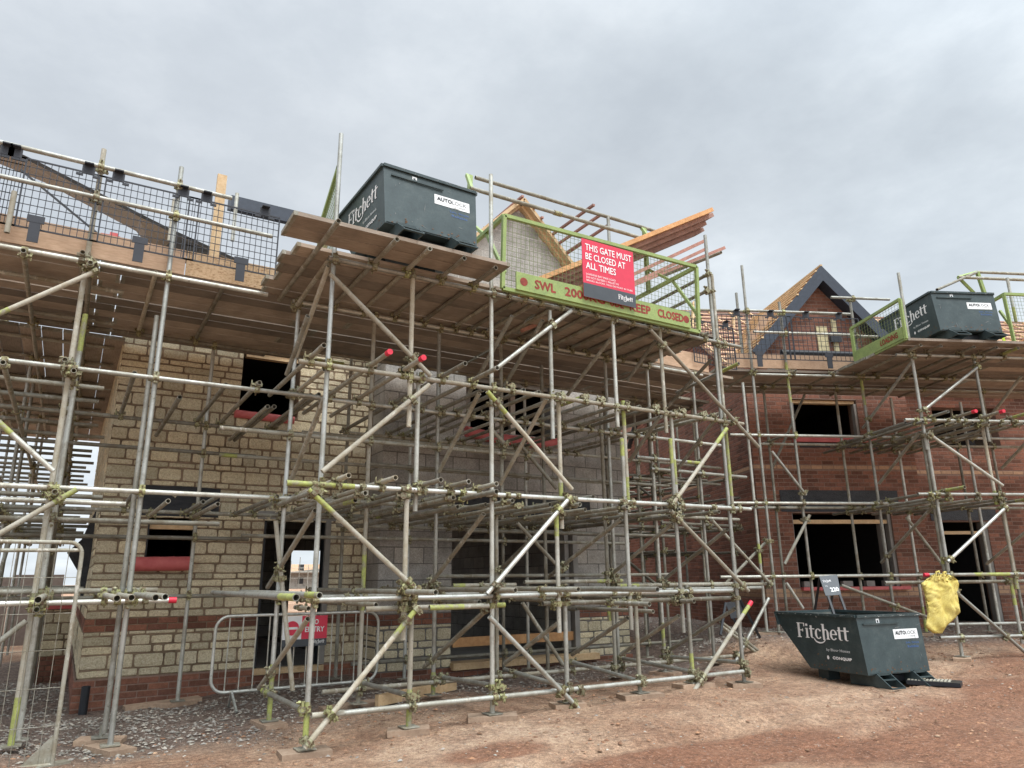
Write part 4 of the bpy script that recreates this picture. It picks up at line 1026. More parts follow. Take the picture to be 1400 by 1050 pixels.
for Zz, a, b in ((R4, 1027, 1420), (R3, 998, 1420), (R2, 1000, 1420), (R1, 985, 1420)): C.rlg(DO, Zz, a, b, mat='galv')
for Zz, a, b in ((R4, 1045, 1420), (R3, 1040, 1420), (R2, 1026, 1420), (R1, 1040, 1420)): C.rlg(DI, Zz, a, b, mat='dull')
C.rlg(DB, R4 - .02, 1225, 1420, mat='galv'); C.rlg(DB, R3, 1237, 1420, mat='galv'); C.rlg(DB, R2, 1255, 1420, mat='bright'); C.rlg(DB, R1, 1264, 1420, mat='galv', cap=1, green=[(.75, 1.3)]); C.rlg(DB, R1 - .1, 1210, 1420, mat='dull', dd=.08)
C.rlg(DB, -.83, 1285, 1420, mat='bright'); C.rlg(DO, -.75, 1290, 1420, mat='galv')
C.rlg(DB + .1, R3 + .16, 1180, 1260, mat='galv') if False else None
for Zz, a, b in ((3.98, 1030, 1164), (4.36, 1020, 1162), (4.66, 1136, 1216)): C.rlg(DO, Zz, a, b, kind='guard_rail', mat='galv', dd=-.1)
C.rlg(DO, 4.36, 950, 1020, kind='guard_rail', mat='dull'); C.rlg(DO, 3.98, 1160, 1200, kind='guard_rail', mat='dull')
zt = R3 + .055
for px, py, mat, cap in ((1296, 562.5, 'galv', 0), (1334, 562, 'tan', 1), (1372, 562, 'tan', 1), (1238, 578, 'galv', 0), (1405, 565, 'tan', 0), (1188, 600, 'dull', 0), (1078, 593, 'dull', 0)): C.rtr(px, py, zt, 12.2, mat=mat, cap=cap)
for px in (1262, 1306, 1330, 1352, 1380, 1400):
    O = YR * (DB - .2) + Z_ * (R3 - .06); t = px_on_line(O, XR, px); C.tube('transom', O + XR * t, RW(t, 12.2, R3 - .06), 'dull')
for px, py in ((1319, 666), (1254, 677), (1070, 688)): C.rtr(px, py, R2 + .055, 12.2, mat='tan' if px == 1319 else 'dull', green=[(0, .5)] if px == 1319 else [])
for px in (1275, 1300, 1340, 1375, 1410):
    O = YR * (DB - .1) + Z_ * (R2 - .07); t = px_on_line(O, XR, px); C.tube('transom', O + XR * t, RW(t, 12.2, R2 - .07), 'dull')
for px, py in ((1103, 688), (1180, 688), (1160, 788), (1224, 787)): C.rtr(px, py, (R2 if py < 700 else R1) + .05, 12.2, mat='dull')
for c in (5.4, 6.1, 6.8, 7.6, 8.3, 9.0): C.tube('transom', RW(c, DO - .15, R4 + .05), RW(c, 12.4, R4 + .05), 'dull')
for px in (1259, 1287, 1332, 1363, 1392):
    O = YR * (DB - .35) + Z_ * (R4 + .04); t = px_on_line(O, XR, px); C.tube('transom', O + XR * t, RW(t, DO + .2, R4 + .04), 'dull' if px != 1287 else 'tan')
db = DB - .1
for a in ((1339, 500, 1263, 561, 'bright'), (1268, 592, 1371, 664, 'galv'), (1377, 692, 1296, 768, 'bright'), (1309, 811, 1420, 908, 'galv')): C.rbr(*a[:4], db, mat=a[4], green=[])
for a in ((1247, 494, 1180, 585, 'galv'), (1257, 591, 1202, 661, 'dull'), (1276, 692, 1205, 769, 'dull'), (1396, 515, 1330, 600, 'dull'), (1412, 720, 1349, 771, 'dull'), (1408, 600, 1370, 640, 'dull')): C.rbx(*a[:4], DB + .06, mat=a[4], green=[])
for a in ((1055, 617, 1102, 677, 'galv'), (1107, 704, 1073, 771, 'dull'), (1075, 797, 1098, 832, 'galv'), (1239, 707, 1293, 778, 'dull'), (1150, 800, 1285, 850, 'dull')): C.rbr(*a[:4], DO - .1, mat=a[4], green=[])
C.rbr(1053, 735, 990, 800, DO + .06, mat='dull', green=[]); C.rbr(1100, 540, 1056, 640, DI + .1, mat='dull', green=[])
# decks
zb = R4 + .105; dd = 11.08; k = 0
while dd < 12.5:
    for c0, c1 in ((4.75, 7.2 + .2 * (k % 2)), (7.22 + .2 * (k % 2), 9.5), (9.52, 12.2), (12.22, 15)):
        C.board(RW(c0, dd, zb - .03), RW(c1 - .01, dd, zb - .03), .222, .038)
    dd += .23 + random.choice((0, .01, .03)); k += 1
dd = 9.42; k = 0
while dd < 11.0:
    for c0, c1 in ((7.05 - .02 * k, 9.0 + .3 * (k % 2)), (9.02 + .3 * (k % 2), 11.6), (11.62, 14)):
        C.board(RW(c0, dd, zb + .01), RW(c1, dd, zb + .01), .222, .038)
    dd += .23 + random.choice((0, .006, .02)); k += 1
for c0, c1, m_ in ((5.02, 6.02, 'toe'), (6.03, 7.35, 'toe')): C.board(RW(c0, DO + .06, 3.52), RW(c1, DO + .06, 3.52), .03, .25, mat=m_, kind='toe_board')
C.couplers()

# ---- the scaffold in the gap between the two houses
random.seed(41)
D_ = Scaf('dim tube scaffold in the narrow gap between the stone and brick houses', (8.6, 11, -1.2))
for X in (8.45, 9.35, 10.1):
    for Y in (9.2, 10.4, 11.6, 12.8, 14.0, 15.2): D_.tube('standard', V((X, Y, gz(X, Y))), V((X, Y, 3.0)), 'dull')
    for Zz in (Z4, Z3 - .2, Z3 - .55, Z2, Z2 - .4, Z1): D_.tube('ledger', V((X + .05, 9.0, Zz)), V((X + .05, 15.6, Zz)), 'dull')
for Zz in (Z3 - .2, Z2, Z1):
    for k in range(10): D_.tube('transom', V((8.25, 9.1 + k * .7 + random.uniform(-.1, .1), Zz + .05)), V((10.2, 9.1 + k * .7, Zz + .05)), 'dull', green=[], coup=k % 3 == 0)
for k, (a, b) in enumerate(((Z1, Z2), (Z2, Z3), (-1.2, Z1), (Z2, Z3), (Z1, Z2), (-1.2, Z1))): D_.tube('brace', V((8.4 + (k > 2) * .85, 9.3 + k % 3, a)), V((8.4 + (k > 2) * .85, 11.0 + k % 3, b)), 'dull', green=[])
for k in range(6): D_.board(V((8.3 + k * .235, 9.0, Z4 + .08)), V((8.3 + k * .235, 15.5, Z4 + .08)), .222, .038, mat='boardY')
D_.couplers()

# ------------------------------------------------------------------ lettering
def text_mesh(s, spacing=1.0):
    cu = bpy.data.curves.new('t', 'FONT'); cu.body = s; cu.resolution_u = 2; cu.space_character = spacing
    o = bpy.data.objects.new('t', cu); COL.objects.link(o)
    dg = bpy.context.evaluated_depsgraph_get(); me = bpy.data.meshes.new_from_object(o.evaluated_get(dg))
    vs = [v.co.copy() for v in me.vertices]; fs = [tuple(p.vertices) for p in me.polygons]
    bpy.data.objects.remove(o); bpy.data.curves.remove(cu); bpy.data.meshes.remove(me)
    x0 = min(v.x for v in vs); x1 = max(v.x for v in vs); y0 = min(v.y for v in vs); y1 = max(v.y for v in vs)
    return [((v.x - x0) / (x1 - x0), (v.y - y0) / (y1 - y0)) for v in vs], fs
def put_text(mb, s, O, ux, uy, w, hgt, mi=0, off=0.0, bold=0.0, spacing=1.0):
    vs, fs = text_mesh(s, spacing); n = ux.cross(uy).normalized()
    for i, (dx, dy) in enumerate(((0, 0),) if not bold else ((-bold, 0), (bold, 0), (0, bold), (0, -bold))):
        mb.add([O + ux * (x * w + dx) + uy * (y * hgt + dy) + n * (off + i * 3e-4) for x, y in vs], fs, mi)
def arc(cx, cy, rx, ry, a0, a1, w0, w1, n=14):
    pts = []
    for i in range(n):
        t = math.radians(a0 + (a1 - a0) * i / n); t2 = math.radians(a0 + (a1 - a0) * (i + 1) / n)
        f = i / n; f2 = (i + 1) / n
        ww = lambda t: w0 + (w1 - w0) * abs(math.cos(t))
        pts.append([(cx + (rx) * math.cos(t), cy + ry * math.sin(t)), (cx + rx * math.cos(t2), cy + ry * math.sin(t2)),
                    (cx + (rx - ww(t2)) * math.cos(t2), cy + (ry - w0) * math.sin(t2)), (cx + (rx - ww(t)) * math.cos(t), cy + (ry - w0) * math.sin(t))])
    return pts
def R_(a, b, c, d): return [(a, b), (c, b), (c, d), (a, d)]
def serif_word():
    """the house builder's word mark: 'Fitchett' in a serif face with a smile under the h"""
    q = []
    x = 0
    q += [R_(.08, 0, .24, 1), R_(0, .95, .64, 1.0), R_(.58, .76, .64, .95), R_(.24, .47, .50, .53), R_(.46, .40, .50, .60), R_(0, 0, .34, .05)]; x = .70
    q += [R_(x + .06, 0, x + .2, .66), R_(x, .61, x + .2, .66), R_(x - .01, 0, x + .28, .05), R_(x + .05, .80, x + .2, .95)]; x += .33
    def t_(x): return [R_(x + .08, .12, x + .22, .86), R_(x, .60, x + .42, .66)] + arc(x + .25, .16, .17, .16, 180, 300, .05, .14)
    q += t_(x); x += .45
    q += arc(x + .27, .33, .27, .345, 40, 320, .06, .15, 18) + [R_(x + .36, .50, x + .48, .60)]; x += .56
    q += [R_(x + .06, -.05, x + .2, 1.0), R_(x, .95, x + .2, 1.0)] + arc(x + .30, .40, .22, .27, 0, 180, .06, .13) + [R_(x + .39, 0, x + .52, .42), R_(x + .33, 0, x + .58, .05)]
    hx = x; x += .63
    q += arc(x + .27, .33, .27, .345, 0, 320, .06, .14, 20) + [R_(x + .06, .33, x + .53, .385)]; x += .58
    q += t_(x); x += .44; q += t_(x); x += .44
    q += arc(hx - .22, .02, .46, .30, 185, 352, .06, .05, 16) + arc(hx - .22, .05, .46, .36, 200, 340, .07, .05, 16)
    return [[(a / x, b) for a, b in p] for p in q]
WORD = serif_word()
def put_word(mb, O, ux, uy, w, hgt, mi=0):
    n = ux.cross(uy).normalized()
    for k in (0, 1):
        for i, p in enumerate(WORD): mb.add([O + ux * (a * w + k * .0065 * w) + uy * (b * hgt + k * .008 * hgt) + n * ((i + k * 200) * 2e-6 + 1e-4 * k + i * 2e-6) for a, b in p], [(0, 1, 2, 3)], mi)

# ------------------------------------------------------------------ tipping skips
def make_skip(label, loc, yaw, dirt):
    root = thing('tipping_skip', label, 'skip', 'dark green tipping skips', loc); root.rotation_euler = (0, 0, yaw)
    W, H, T, L = .515, .78, -.06, 1.30
    side = [(0, H), (T, .13), (.80, .13), (L - .06, .62), (L, H)]     # (y, z) profile
    w = MB(); th = .012; iw = W - th
    def pt(x, y, z): return V((x, y, z))
    wb = lambda z: W - .02 * (1 - z / H)
    for sx in (-1, 1):
        o = [pt(sx * wb(z), y, z) for y, z in side]
        i_ = [pt(sx * (wb(z) - th), y, z) for y, z in side]
        w.add(o, [(0, 1, 2, 3, 4)], 0); w.add(i_, [(4, 3, 2, 1, 0)], 1)
    for k in range(4):
        (y0, z0), (y1, z1) = side[k], side[k + 1]
        w.add([pt(-wb(z0), y0, z0), pt(wb(z0), y0, z0), pt(wb(z1), y1, z1), pt(-wb(z1), y1, z1)], [(0, 1, 2, 3)], 0)
        ny = th if k == 0 else (-th if k == 3 else -th * .6); nz = th if k in (1, 2) else 0
        w.add([pt(-wb(z0) + th, y0 + ny, z0 + nz), pt(wb(z0) - th, y0 + ny, z0 + nz), pt(wb(z1) - th, y1 + ny, z1 + nz), pt(-wb(z1) + th, y1 + ny, z1 + nz)], [(3, 2, 1, 0)], 1)
    w.build('body', ['skip', 'skipin'], root, recalc=False)
    w = MB()
    for a, b in (((-W, 0), (W, 0)), ((W, 0), (W, L)), ((W, L), (-W, L)), ((-W, L), (-W, 0))):
        w.bar(V((a[0], a[1], H - .012)), V((b[0], b[1], H - .012)), .045, .03)
    w.bar(V((-W + .08, -.022, H - .10)), V((W * .25, -.026, H - .10)), .012, .018); w.bar(V((-W - .006, L - .02, H - .02)), V((-W - .006, L - .06, .62)), .02, .05, X_)
    w.build('rim', 'skip', root)
    for sx in (-1, 1):
        w = MB(); x = sx * .29
        for e in (-.10, .10): w.box(x + e - .006, x + e + .006, -.08, .30, .0, .128)
        w.box(x - .106, x + .106, -.08, .30, .0, .008)
        for e in (-.106, .094): w.prism([V((x + e, -.08, .15)), V((x + e, -.27, .012)), V((x + e, -.27, 0)), V((x + e, -.08, 0))], X_, .012)
        w.box(x - .093, x + .093, -.27, -.24, 0, .012)
        w.bar(V((x - .093, -.15, .085)), V((x + .093, -.15, .085)), .04, .012); w.bar(V((x - .093, -.085, .14)), V((x + .093, -.085, .14)), .012, .03)
        w.build('fork_pocket', 'skip', root)
        w = MB(); w.box(x - .09, x + .09, .64, .80, .0, .127); w.build('rear_foot', 'skip', root)
    w = MB(); w.box(-.19, .19, .04, .10, .03, .10); w.build('cross_member', 'black', root)
    # lettering on the left side
    ux, uy = V((0, -1, 0)), V((0, 0, 1)); w = MB(); x = -wb(.5) - .004
    put_word(w, V((x, .95, .485)), ux, uy, .82, .175); w.build('side_lettering', 'white', root, recalc=False)
    w = MB(); put_text(w, 'by Bloor Homes', V((x + .001, .50, .345)), ux, uy, .35, .04); w.build('side_lettering', 'decal', root, recalc=False)
    w = MB(); put_text(w, 'CONQUIP', V((x + .004, .42, .262)), ux, uy, .28, .034, 0, 0, .003); w.add([V((x + .003, .49, .28)) + ux * (.018 * math.cos(t * .785)) + uy * (.024 * math.sin(t * .785)) for t in range(8)], [tuple(range(8))]); w.build('side_lettering', 'white', root, recalc=False)
    # rear decals
    fy = lambda z: T * (1 - (z - .13) / (H - .13)) - .003
    fx = V((1, 0, 0)); fu = V((0, -T, H - .13)).normalized()
    w = MB(); o = V((.03, fy(.50), .50)); w.add([o, o + fx * .40, o + fx * .40 + fu * .11, o + fu * .11], [(0, 1, 2, 3)], 0)
    n = V((0, -.0012, 0))
    put_text(w, 'AUTO', o + fx * .03 + fu * .048 + n, fx, fu, .165, .04, 1, 0, .003); put_text(w, 'LOCK', o + fx * .20 + fu * .048 + n, fx, fu, .165, .04, 1); put_text(w, 'by CONQUIP', o + fx * .23 + fu * .018 + n, fx, fu, .12, .014, 1)
    w.build('rear_decal', ['decal', 'ink'], root, recalc=False)
    w = MB(); put_text(w, 'Safe, Simple', V((.20, fy(.44), .44)), fx, fu, .22, .028); put_text(w, 'Reliable', V((.22, fy(.40), .40)), fx, fu, .18, .026); w.build('rear_decal', 'blue', root, recalc=False)
    w = MB(); o = V((-.21, fy(.68), .68)); w.add([o, o + fx * .05, o + fx * .05 + fu * .055, o + fu * .055], [(0, 1, 2, 3)], 0); w.add([o + n + fx * .012 + fu * .012, o + n + fx * .035 + fu * .012, o + n + fx * .035 + fu * .04, o + n + fx * .012 + fu * .04], [(0, 1, 2, 3)], 1); w.build('rear_decal', ['decal', 'ink'], root, recalc=False)
    # scuffs: pale scratches with a shape of their own
    w = MB(); r = random.Random(dirt)
    for _ in range(15):
        z = r.uniform(.16, .72); a = V((r.uniform(-.45, .45), fy(z) - .0012, z)); l = r.choice((.008, .015, .03, .06, .1)); t = r.uniform(-.5, .5) if r.random() < .6 else r.uniform(1.2, 1.9)
        e = fx * math.cos(t) * l + fu * math.sin(t) * l; p = (fx * -math.sin(t) + fu * math.cos(t)) * r.uniform(.0012, .004)
        w.add([a, a + e * .4 + p, a + e, a + e * .6 - p], [(0, 1, 2, 3)])
    for _ in range(14):
        z = r.uniform(.5, .72); y = r.uniform(.2, 1.1); a = V((x + .001, y, z)); l = r.choice((.01, .02, .05)); t = r.uniform(-3, 3)
        e = ux * math.cos(t) * l + uy * math.sin(t) * l; p = (ux * -math.sin(t) + uy * math.cos(t)) * r.uniform(.0015, .004)
        w.add([a, a + e * .4 + p, a + e, a + e * .6 - p], [(0, 1, 2, 3)])
    w.build('scratch_mark', MT['scr'], root, recalc=False)['kind'] = 'stuff'
    w = MB()
    for _ in range(46):
        z = H - abs(r.gauss(0, .012)) - .002; a = V((r.uniform(-W, W), -.0245, z)) if r.random() < .5 else V((-W - .0245, r.uniform(0, L), z)); l = r.choice((.004, .008, .012, .03, .05)); hh = r.uniform(.003, .009)
        e = fx * l if a.y == -.0245 or a.y < -.02 else ux * l; hv = V((0, 0, min(hh, z - H + .026)))
        w.add([a, a + e * .7 - hv * .4, a + e, a + e * .4 + hv * .2, a + e * .1 - hv], [(0, 1, 2, 3, 4)])
    w.build('paint_chip', MT['chip'], root, recalc=False)['kind'] = 'stuff'
    w = MB()
    for _ in range(60):
        z = .13 + abs(r.gauss(0, .05)) + .004; k = r.choice((0, 1)); rr = r.uniform(.003, .013)
        if k: c = V((r.uniform(-.47, .47), fy(z) - .001, z)); e1_, e2_ = fx, fu
        else: c = V((-wb(z) - .002, r.uniform(.0, .75), z)); e1_, e2_ = ux, uy
        w.add([c + (e1_ * math.cos(t * 1.047) * r.uniform(.6, 1.5) + e2_ * math.sin(t * 1.047) * r.uniform(.4, 1.0)) * rr for t in range(6)], [(0, 1, 2, 3, 4, 5)])
    w.build('mud_splash', 'clod', root, recalc=False)['kind'] = 'stuff'
    return root
MT['chip'] = flat('chipped_paint', (.42, .43, .41), 0.8, var=.3)
MT['scr'] = flat('scratched_paint', (.19, .20, .195), 0.7)
p = V((8.45, 5.42, 0)); make_skip('dark green tipping skip with its sloping nose standing on the red dirt', (p.x, p.y, gz(p.x, p.y) + .005), -.137, 3)
make_skip('dark green tipping skip high on the near loading bay boards, left of the closed gate', (2.66, 5.95, Z4 + .155), .03, 5)
sk = make_skip('dark green tipping skip parked on the far loading bay above the brick house', (11.22, 5.255, R4 + .14), -.44, 9)

# ------------------------------------------------------------------ gates
def grid_panel(mb, bl, br_, tl, tr_, nx, nz, r, mi):
    for i in range(1, nx): f = i / nx; mb.bar(bl.lerp(br_, f), tl.lerp(tr_, f), r, r, Y_, mi)
    for j in range(1, nz): f = j / nz; mb.bar(bl.lerp(tl, f), br_.lerp(tr_, f), r, r, Y_, mi)
def frame_panel(parent, bl, br_, tl, tr_, nx, nz, fw=.042):
    w = MB()
    for a, b in ((bl, br_), (br_, tr_), (tr_, tl), (tl, bl)): w.bar(a, b, fw, fw, Y_ if abs((b - a).normalized().y) < .9 else Z_)
    w.build('gate_frame', 'lime_gate', parent)
    w = MB(); grid_panel(w, bl, br_, tl, tr_, nx, nz, .0032, 0); w.build('gate_mesh', 'lime_wire', parent)
MT['lime_wire'] = flat('dull_green_wire', (.16, .20, .08), 0.6)
g = thing('loading_gate', 'lime green loading gate with closed mesh front and SWL 2000KG kick board, near bay', 'gate', 'lime loading gates', (5.05, 6.2, 3.0))
ga = frame_panel(g, V((3.63, 6.2, 3.01)), V((6.52, 6.2, 3.01)), V((3.66, 6.2, 3.88)), V((6.57, 6.2, 3.92)), 52, 15)
w = MB(); w.box(3.78, 6.34, 6.155, 6.175, 3.02, 3.225)
kb = w.build('kick_board', 'lime_gate', g)
w = MB(); ux, uy = X_, Z_; y = 6.1535
for s, x, wd in (('SWL', 4.02, .27), ('2000KG', 4.42, .56), ('UDL', 5.06, .2), ('KEEP', 5.36, .32), ('CLOSED', 5.80, .42)): put_text(w, s, V((x, y, 3.075)), ux, uy, wd, .10, 0, 0, .006)
for x in (3.875, 6.27):
    w.add([V((x + .05 * math.cos(t * .5236), y, 3.122 + .05 * math.sin(t * .5236))) for t in range(12)], [tuple(range(12))])
w.build('stencil_lettering', 'maroon', kb, recalc=False)
for X, pv in ((3.66, 3.88), (6.57, 3.92)):
    w = MB(); w.bar(V((X, 6.2, pv)), V((X + .04, 7.5, pv + .0)), .045, .045); w.bar(V((X + .02, 7.15, pv)), V((X + .15, 7.3, 5.0)), .05, .05, X_)
    w.bar(V((X + .02, 6.7, pv)), V((X + .06, 7.2, 4.3)), .035, .04, X_); w.bar(V((X + .1, 7.3, 5.0)), V((X + .02, 7.02, 4.64)), .04, .04, X_)
    w.bar(V((X, 6.2, 3.2)), V((X + .02, 6.65, 3.88)), .035, .035, X_); w.build('side_arm', 'lime_gate', g)
for a, b in ((V((3.88, 7.3, 5.0)), V((7.0, 7.3, 5.02))), (V((3.66, 7.02, 4.64)), V((6.7, 7.02, 4.65)))):
    w = MB(); w.tube(a, b, .0255, 12, 0, .004); w.build('rear_rail', 'dull', g)
for x in (4.9,):
    w = MB(); w.tube(V((x, 7.02, 4.645)), V((x + .12, 7.02, 4.645)), .034, 10); w.build('sleeve_coupler', 'coupler', g)
w = MB(); w.tube(V((6.0, 7.25, 3.2)), V((6.0, 7.25, 4.98)), TR, 10); w.build('rear_post', 'galv', g)
adopt(g)
# red notice on the gate
s = thing('gate_sign', 'crimson notice with white words asking for the gate to be closed, on lime gate', 'sign', None, (5.04, 6.13, 3.1))
w = MB(); a = V((4.655, 6.128, 3.265)); w.box(4.655, 5.425, 6.12, 6.127, 3.10, 3.825, 0); w.box(4.655, 5.425, 6.1175, 6.1195, 3.10, 3.27, 1); w.build('sign_board', ['signred', 'signgrey'], s)
w = MB(); y = 6.1165
for t, z, wd, hh in (('THIS GATE MUST', 3.685, .69, .082), ('BE CLOSED AT', 3.57, .59, .082), ('ALL TIMES', 3.455, .44, .082)): put_text(w, t, V((4.70, y, z)), X_, Z_, wd, hh, 0, 0, .0012)
for t, z, wd, hh in (('LOADING BAY MAX LOAD', 3.375, .43, .024), ('DO NOT EXCEED 1 PALLET IN', 3.335, .47, .024), ('BRICKS, BLOCKS, TILES OR MORT IN TUBS', 3.295, .68, .024)): put_text(w, t, V((4.70, y, z)), X_, Z_, wd, hh)
put_word(w, V((5.16, y - .0005, 3.165)), X_, Z_, .22, .06)
w.build('sign_lettering', 'white', s, recalc=False); adopt(s)
# side gate left of the near skip
g = thing('side_gate', 'lime framed mesh side panel at the left end of the near loading bay', 'gate', 'lime loading gates', (1.95, 6.8, 3.1))
q = onX(459, 303, 1.98); q2 = onX(457, 237, 1.98); q3 = onX(414, 296, 1.98)
frame_panel(g, V((1.98, q.y, 3.13)), V((1.98, 7.45, 3.13)), V((1.98, q.y, q2.z)), V((1.98, 7.45, 3.88)), 22, 14); adopt(g)
# far bay gates
g = thing('side_gate', 'lime framed mesh side panel with kick board at the left of the far loading bay', 'gate', 'lime loading gates', RW(7.05, 10, 3.3))
c = 7.02; a = onC(1240, 470, c); b = onC(1170, 494, c); at_ = onC(1232, 408, c); bt = onC(1164, 449, c)
da, dbb = a.dot(YR), b.dot(YR)
frame_panel(g, RW(c, da, 3.37), RW(c, dbb, 3.37), RW(c, da, at_.z), RW(c, dbb, bt.z), 18, 11)
w = MB(); w.rbox(c - .03, c - .01, da + .02, dbb, 3.38, 3.56); kb = w.build('kick_board', 'lime_gate', g)
w = MB(); put_text(w, 'LOADING', RW(c - .034, da + .55, 3.43), -YR, Z_, .42, .085, 0, 0, .004); w.build('stencil_lettering', 'maroon', kb, recalc=False); adopt(g)
g = thing('loading_gate', 'lime loading gate with raised rear rails, right of the far skip', 'gate', 'lime loading gates', RW(9.9, 9.8, 3.3))
a = onD(1387, 469, 9.55); ca = a.dot(XR)
frame_panel(g, RW(ca, 9.55, 3.37), RW(ca + 2.4, 9.55, 3.37), RW(ca - .02, 9.55, 4.25), RW(ca + 2.4, 9.55, 4.25), 44, 15)
p1 = onD(1336, 372, 10.4); p2 = onD(1310, 379, 10.15)
w = MB(); w.bar(RW(ca, 9.55, 4.25), RW(ca - .02, 10.8, 4.15), .045, .045); w.bar(p1, RW(p1.dot(XR) + .12, 10.4, 4.2), .05, .05, XR); w.bar(p2 + Z_ * .0, RW(p1.dot(XR) + .12, 10.38, 4.3), .04, .04, XR); w.bar(p1, p2, .04, .04, XR); w.bar(onD(1367, 425, 9.8), onD(1383, 447, 9.6), .035, .035, XR); w.build('side_arm', 'lime_gate', g)
for p, q in ((p1, p1 + XR * 3), (p2, p2 + XR * 3)):
    w = MB(); w.tube(p, q, .025, 10, 0, .004); w.build('rear_rail', 'dull', g)
w = MB(); q = onD(1281, 396, 9.6); w.tube(p1 + (p2 - p1) * .0, q, .022, 10, 0, .004); w.build('rear_rail', 'dull', g); adopt(g)

# ------------------------------------------------------------------ brick guards (black mesh hung on the guard rails)
def brick_guard(label, O, ux, n, z0=3.20, z1=3.90, wd=.92, clip=0.0):
    r = thing('brick_guard', label, 'mesh guard', 'black mesh brick guards on the guard rails', O + Z_ * z0)
    w = MB(); bl = O - ux * wd / 2 + Z_ * z0; br_ = O + ux * wd / 2 + Z_ * z0; tl = O - ux * wd / 2 + Z_ * z1; tr_ = O + ux * wd / 2 + Z_ * z1
    grid_panel(w, bl, br_, tl, tr_, 16, 9, .0062, 0)
    for a, b in ((bl, br_), (tl, tr_), (bl, tl), (br_, tr_)): w.bar(a, b, .014, .012, n)
    w.build('mesh', 'guard', r)
    for e in (-.30, .30):
        w = MB(); c = O + ux * e + Z_ * (z1 + .03)
        w.obox(c, ux * .055, Z_ * .045, n * .008); w.obox(c + Z_ * .05 + n * .03, ux * .04, n * .035, Z_ * .006)
        for d in (-.07, .07): w.obox(c + ux * d - Z_ * .06, ux * .03, Z_ * .012, n * .008)
        w.build('hook', 'guard', r)
    w = MB(); c = O + ux * clip + Z_ * (z0 - .02) + n * .05
    w.obox(c, ux * .045, Z_ * .13, n * .006); w.obox(c + Z_ * .1, ux * .07, Z_ * .035, n * .008); w.build('toe_clip', 'guard', r)
    adopt(r); return r
for px, lab in ((-62, 'black mesh brick guard at the extreme left edge of the guard rails'), (58, 'black mesh brick guard in front of the strap hanging off the roof slope'), (197, 'black mesh brick guard at the joint between pale and flecked toe boards'), (316, 'black mesh brick guard in front of the upright timber post')):
    O = V((0, YM - .10, 3.3)); t = px_on_line(O, X_, px); brick_guard(lab, V((t, YM - .10, 0)), X_, -Y_, clip=random.uniform(-.05, .1))
O = V((0, YM - .10, 3.3)); t = px_on_line(O, X_, 985); brick_guard('black mesh brick guard just right of the near loading bay', V((t, YM, 0)), X_, -Y_)
for px, lab in ((1035, 'black mesh brick guard in front of the left bargeboard foot of the brick gable'), (1130, 'black mesh brick guard in front of the brick gable')):
    O = YR * (DO - .12) + Z_ * 3.7; t = px_on_line(O, XR, px); brick_guard(lab, RW(t, DO - .12, 0), XR, -YR, 3.5, 4.27, 1.3)

# ------------------------------------------------------------------ timbers
def plank(name, label, p, q, wd, th, mat, cat='timber', group=None, up=Z_):
    w = MB(); w.bar(p, q, wd, th, up); return tag(w.build(name, mat), label, cat, group)
far = V((4.45, 7.05, 3.42)); near = onY(975, 296, 6.75); dr = (near - far); upv = dr.cross(Y_).normalized()
if upv.z < 0: upv = -upv
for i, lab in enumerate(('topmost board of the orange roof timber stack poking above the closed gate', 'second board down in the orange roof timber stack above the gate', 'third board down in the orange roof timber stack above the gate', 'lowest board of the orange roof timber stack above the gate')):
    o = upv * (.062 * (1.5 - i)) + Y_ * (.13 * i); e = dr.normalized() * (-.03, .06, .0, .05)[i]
    plank('roof_timber', lab, far + o - e, near + o + e, .22 if i else .17, .06, 'umber' if i else 'pine', group='roof timbers stacked on the near loading bay', up=upv)  # lower boards get a darker timber, their underside shade painted into the colour
for i, (px, py, qx, qy, lab) in enumerate(((964, 329, 862, 377, 'upper thin batten below the orange timber stack'), (966, 340, 862, 389, 'middle thin batten below the orange timber stack'), (990, 339, 858, 393, 'longest thin batten reaching past the bay corner'))):
    p = onY(px, py, 6.85); q = onY(qx, qy, 7.0); d = p - q
    plank('roof_batten', lab, q - d * .9, p, .07 if i < 1 else .05, .045, 'pink', 'batten', 'loose battens on the near loading bay', upv)
plank('timber_offcut', 'short orange timber end showing under the lime kick board', onY(713, 404, 6.3), onY(735, 410, 6.5), .09, .05, 'pine')
pt = onY(304, 240, YM + .35); pbm = onY(297, 352, YM + .35)
plank('timber_post', 'upright weathered timber post rising above the left guard rail', V((pt.x, pt.y, 3.1)), V((pt.x, pt.y, pt.z)), .10, .05, 'pineP', 'post', None, Y_)
p = onZ(232, 982, -1.36); 
plank('scaffold_board_offcut', 'short board lying on the gravel against the brick plinth', V((.75, 9.75, gz(.75, 9.75) + .03)), V((1.55, 9.8, gz(1.5, 9.8) + .035)), .22, .04, 'sole', 'board')
p = onZ(515, 962, -1.22); q = onZ(622, 940, -1.22)
plank('timber_length', 'yellowish timber length lying on the rubble below the block wall', V((p.x, p.y, gz(p.x, p.y) + .06)), V((q.x, q.y, gz(q.x, q.y) + .06)), .05, .11, 'pineP', 'timber')
p = onZ(440, 968, -1.24); q = onZ(560, 955, -1.24)
plank('muddy_board', 'muddy board lying flat behind the bay foot near the barrier', V((p.x, p.y, gz(p.x, p.y) + .02)), V((q.x, q.y, gz(q.x, q.y) + .02)), .2, .035, 'sole', 'board')
w = MB(); p = onZ(968, 925, -1.19); b_ = V((p.x, p.y, gz(p.x, p.y) + .035)); w.obox(b_, V((.10, .03, .02)), V((-.015, .05, 0)), V((0, 0, .035))); tag(w.build('broken_brick', 'brick'), 'broken red brick lying by the right corner of the near scaffold', 'brick')
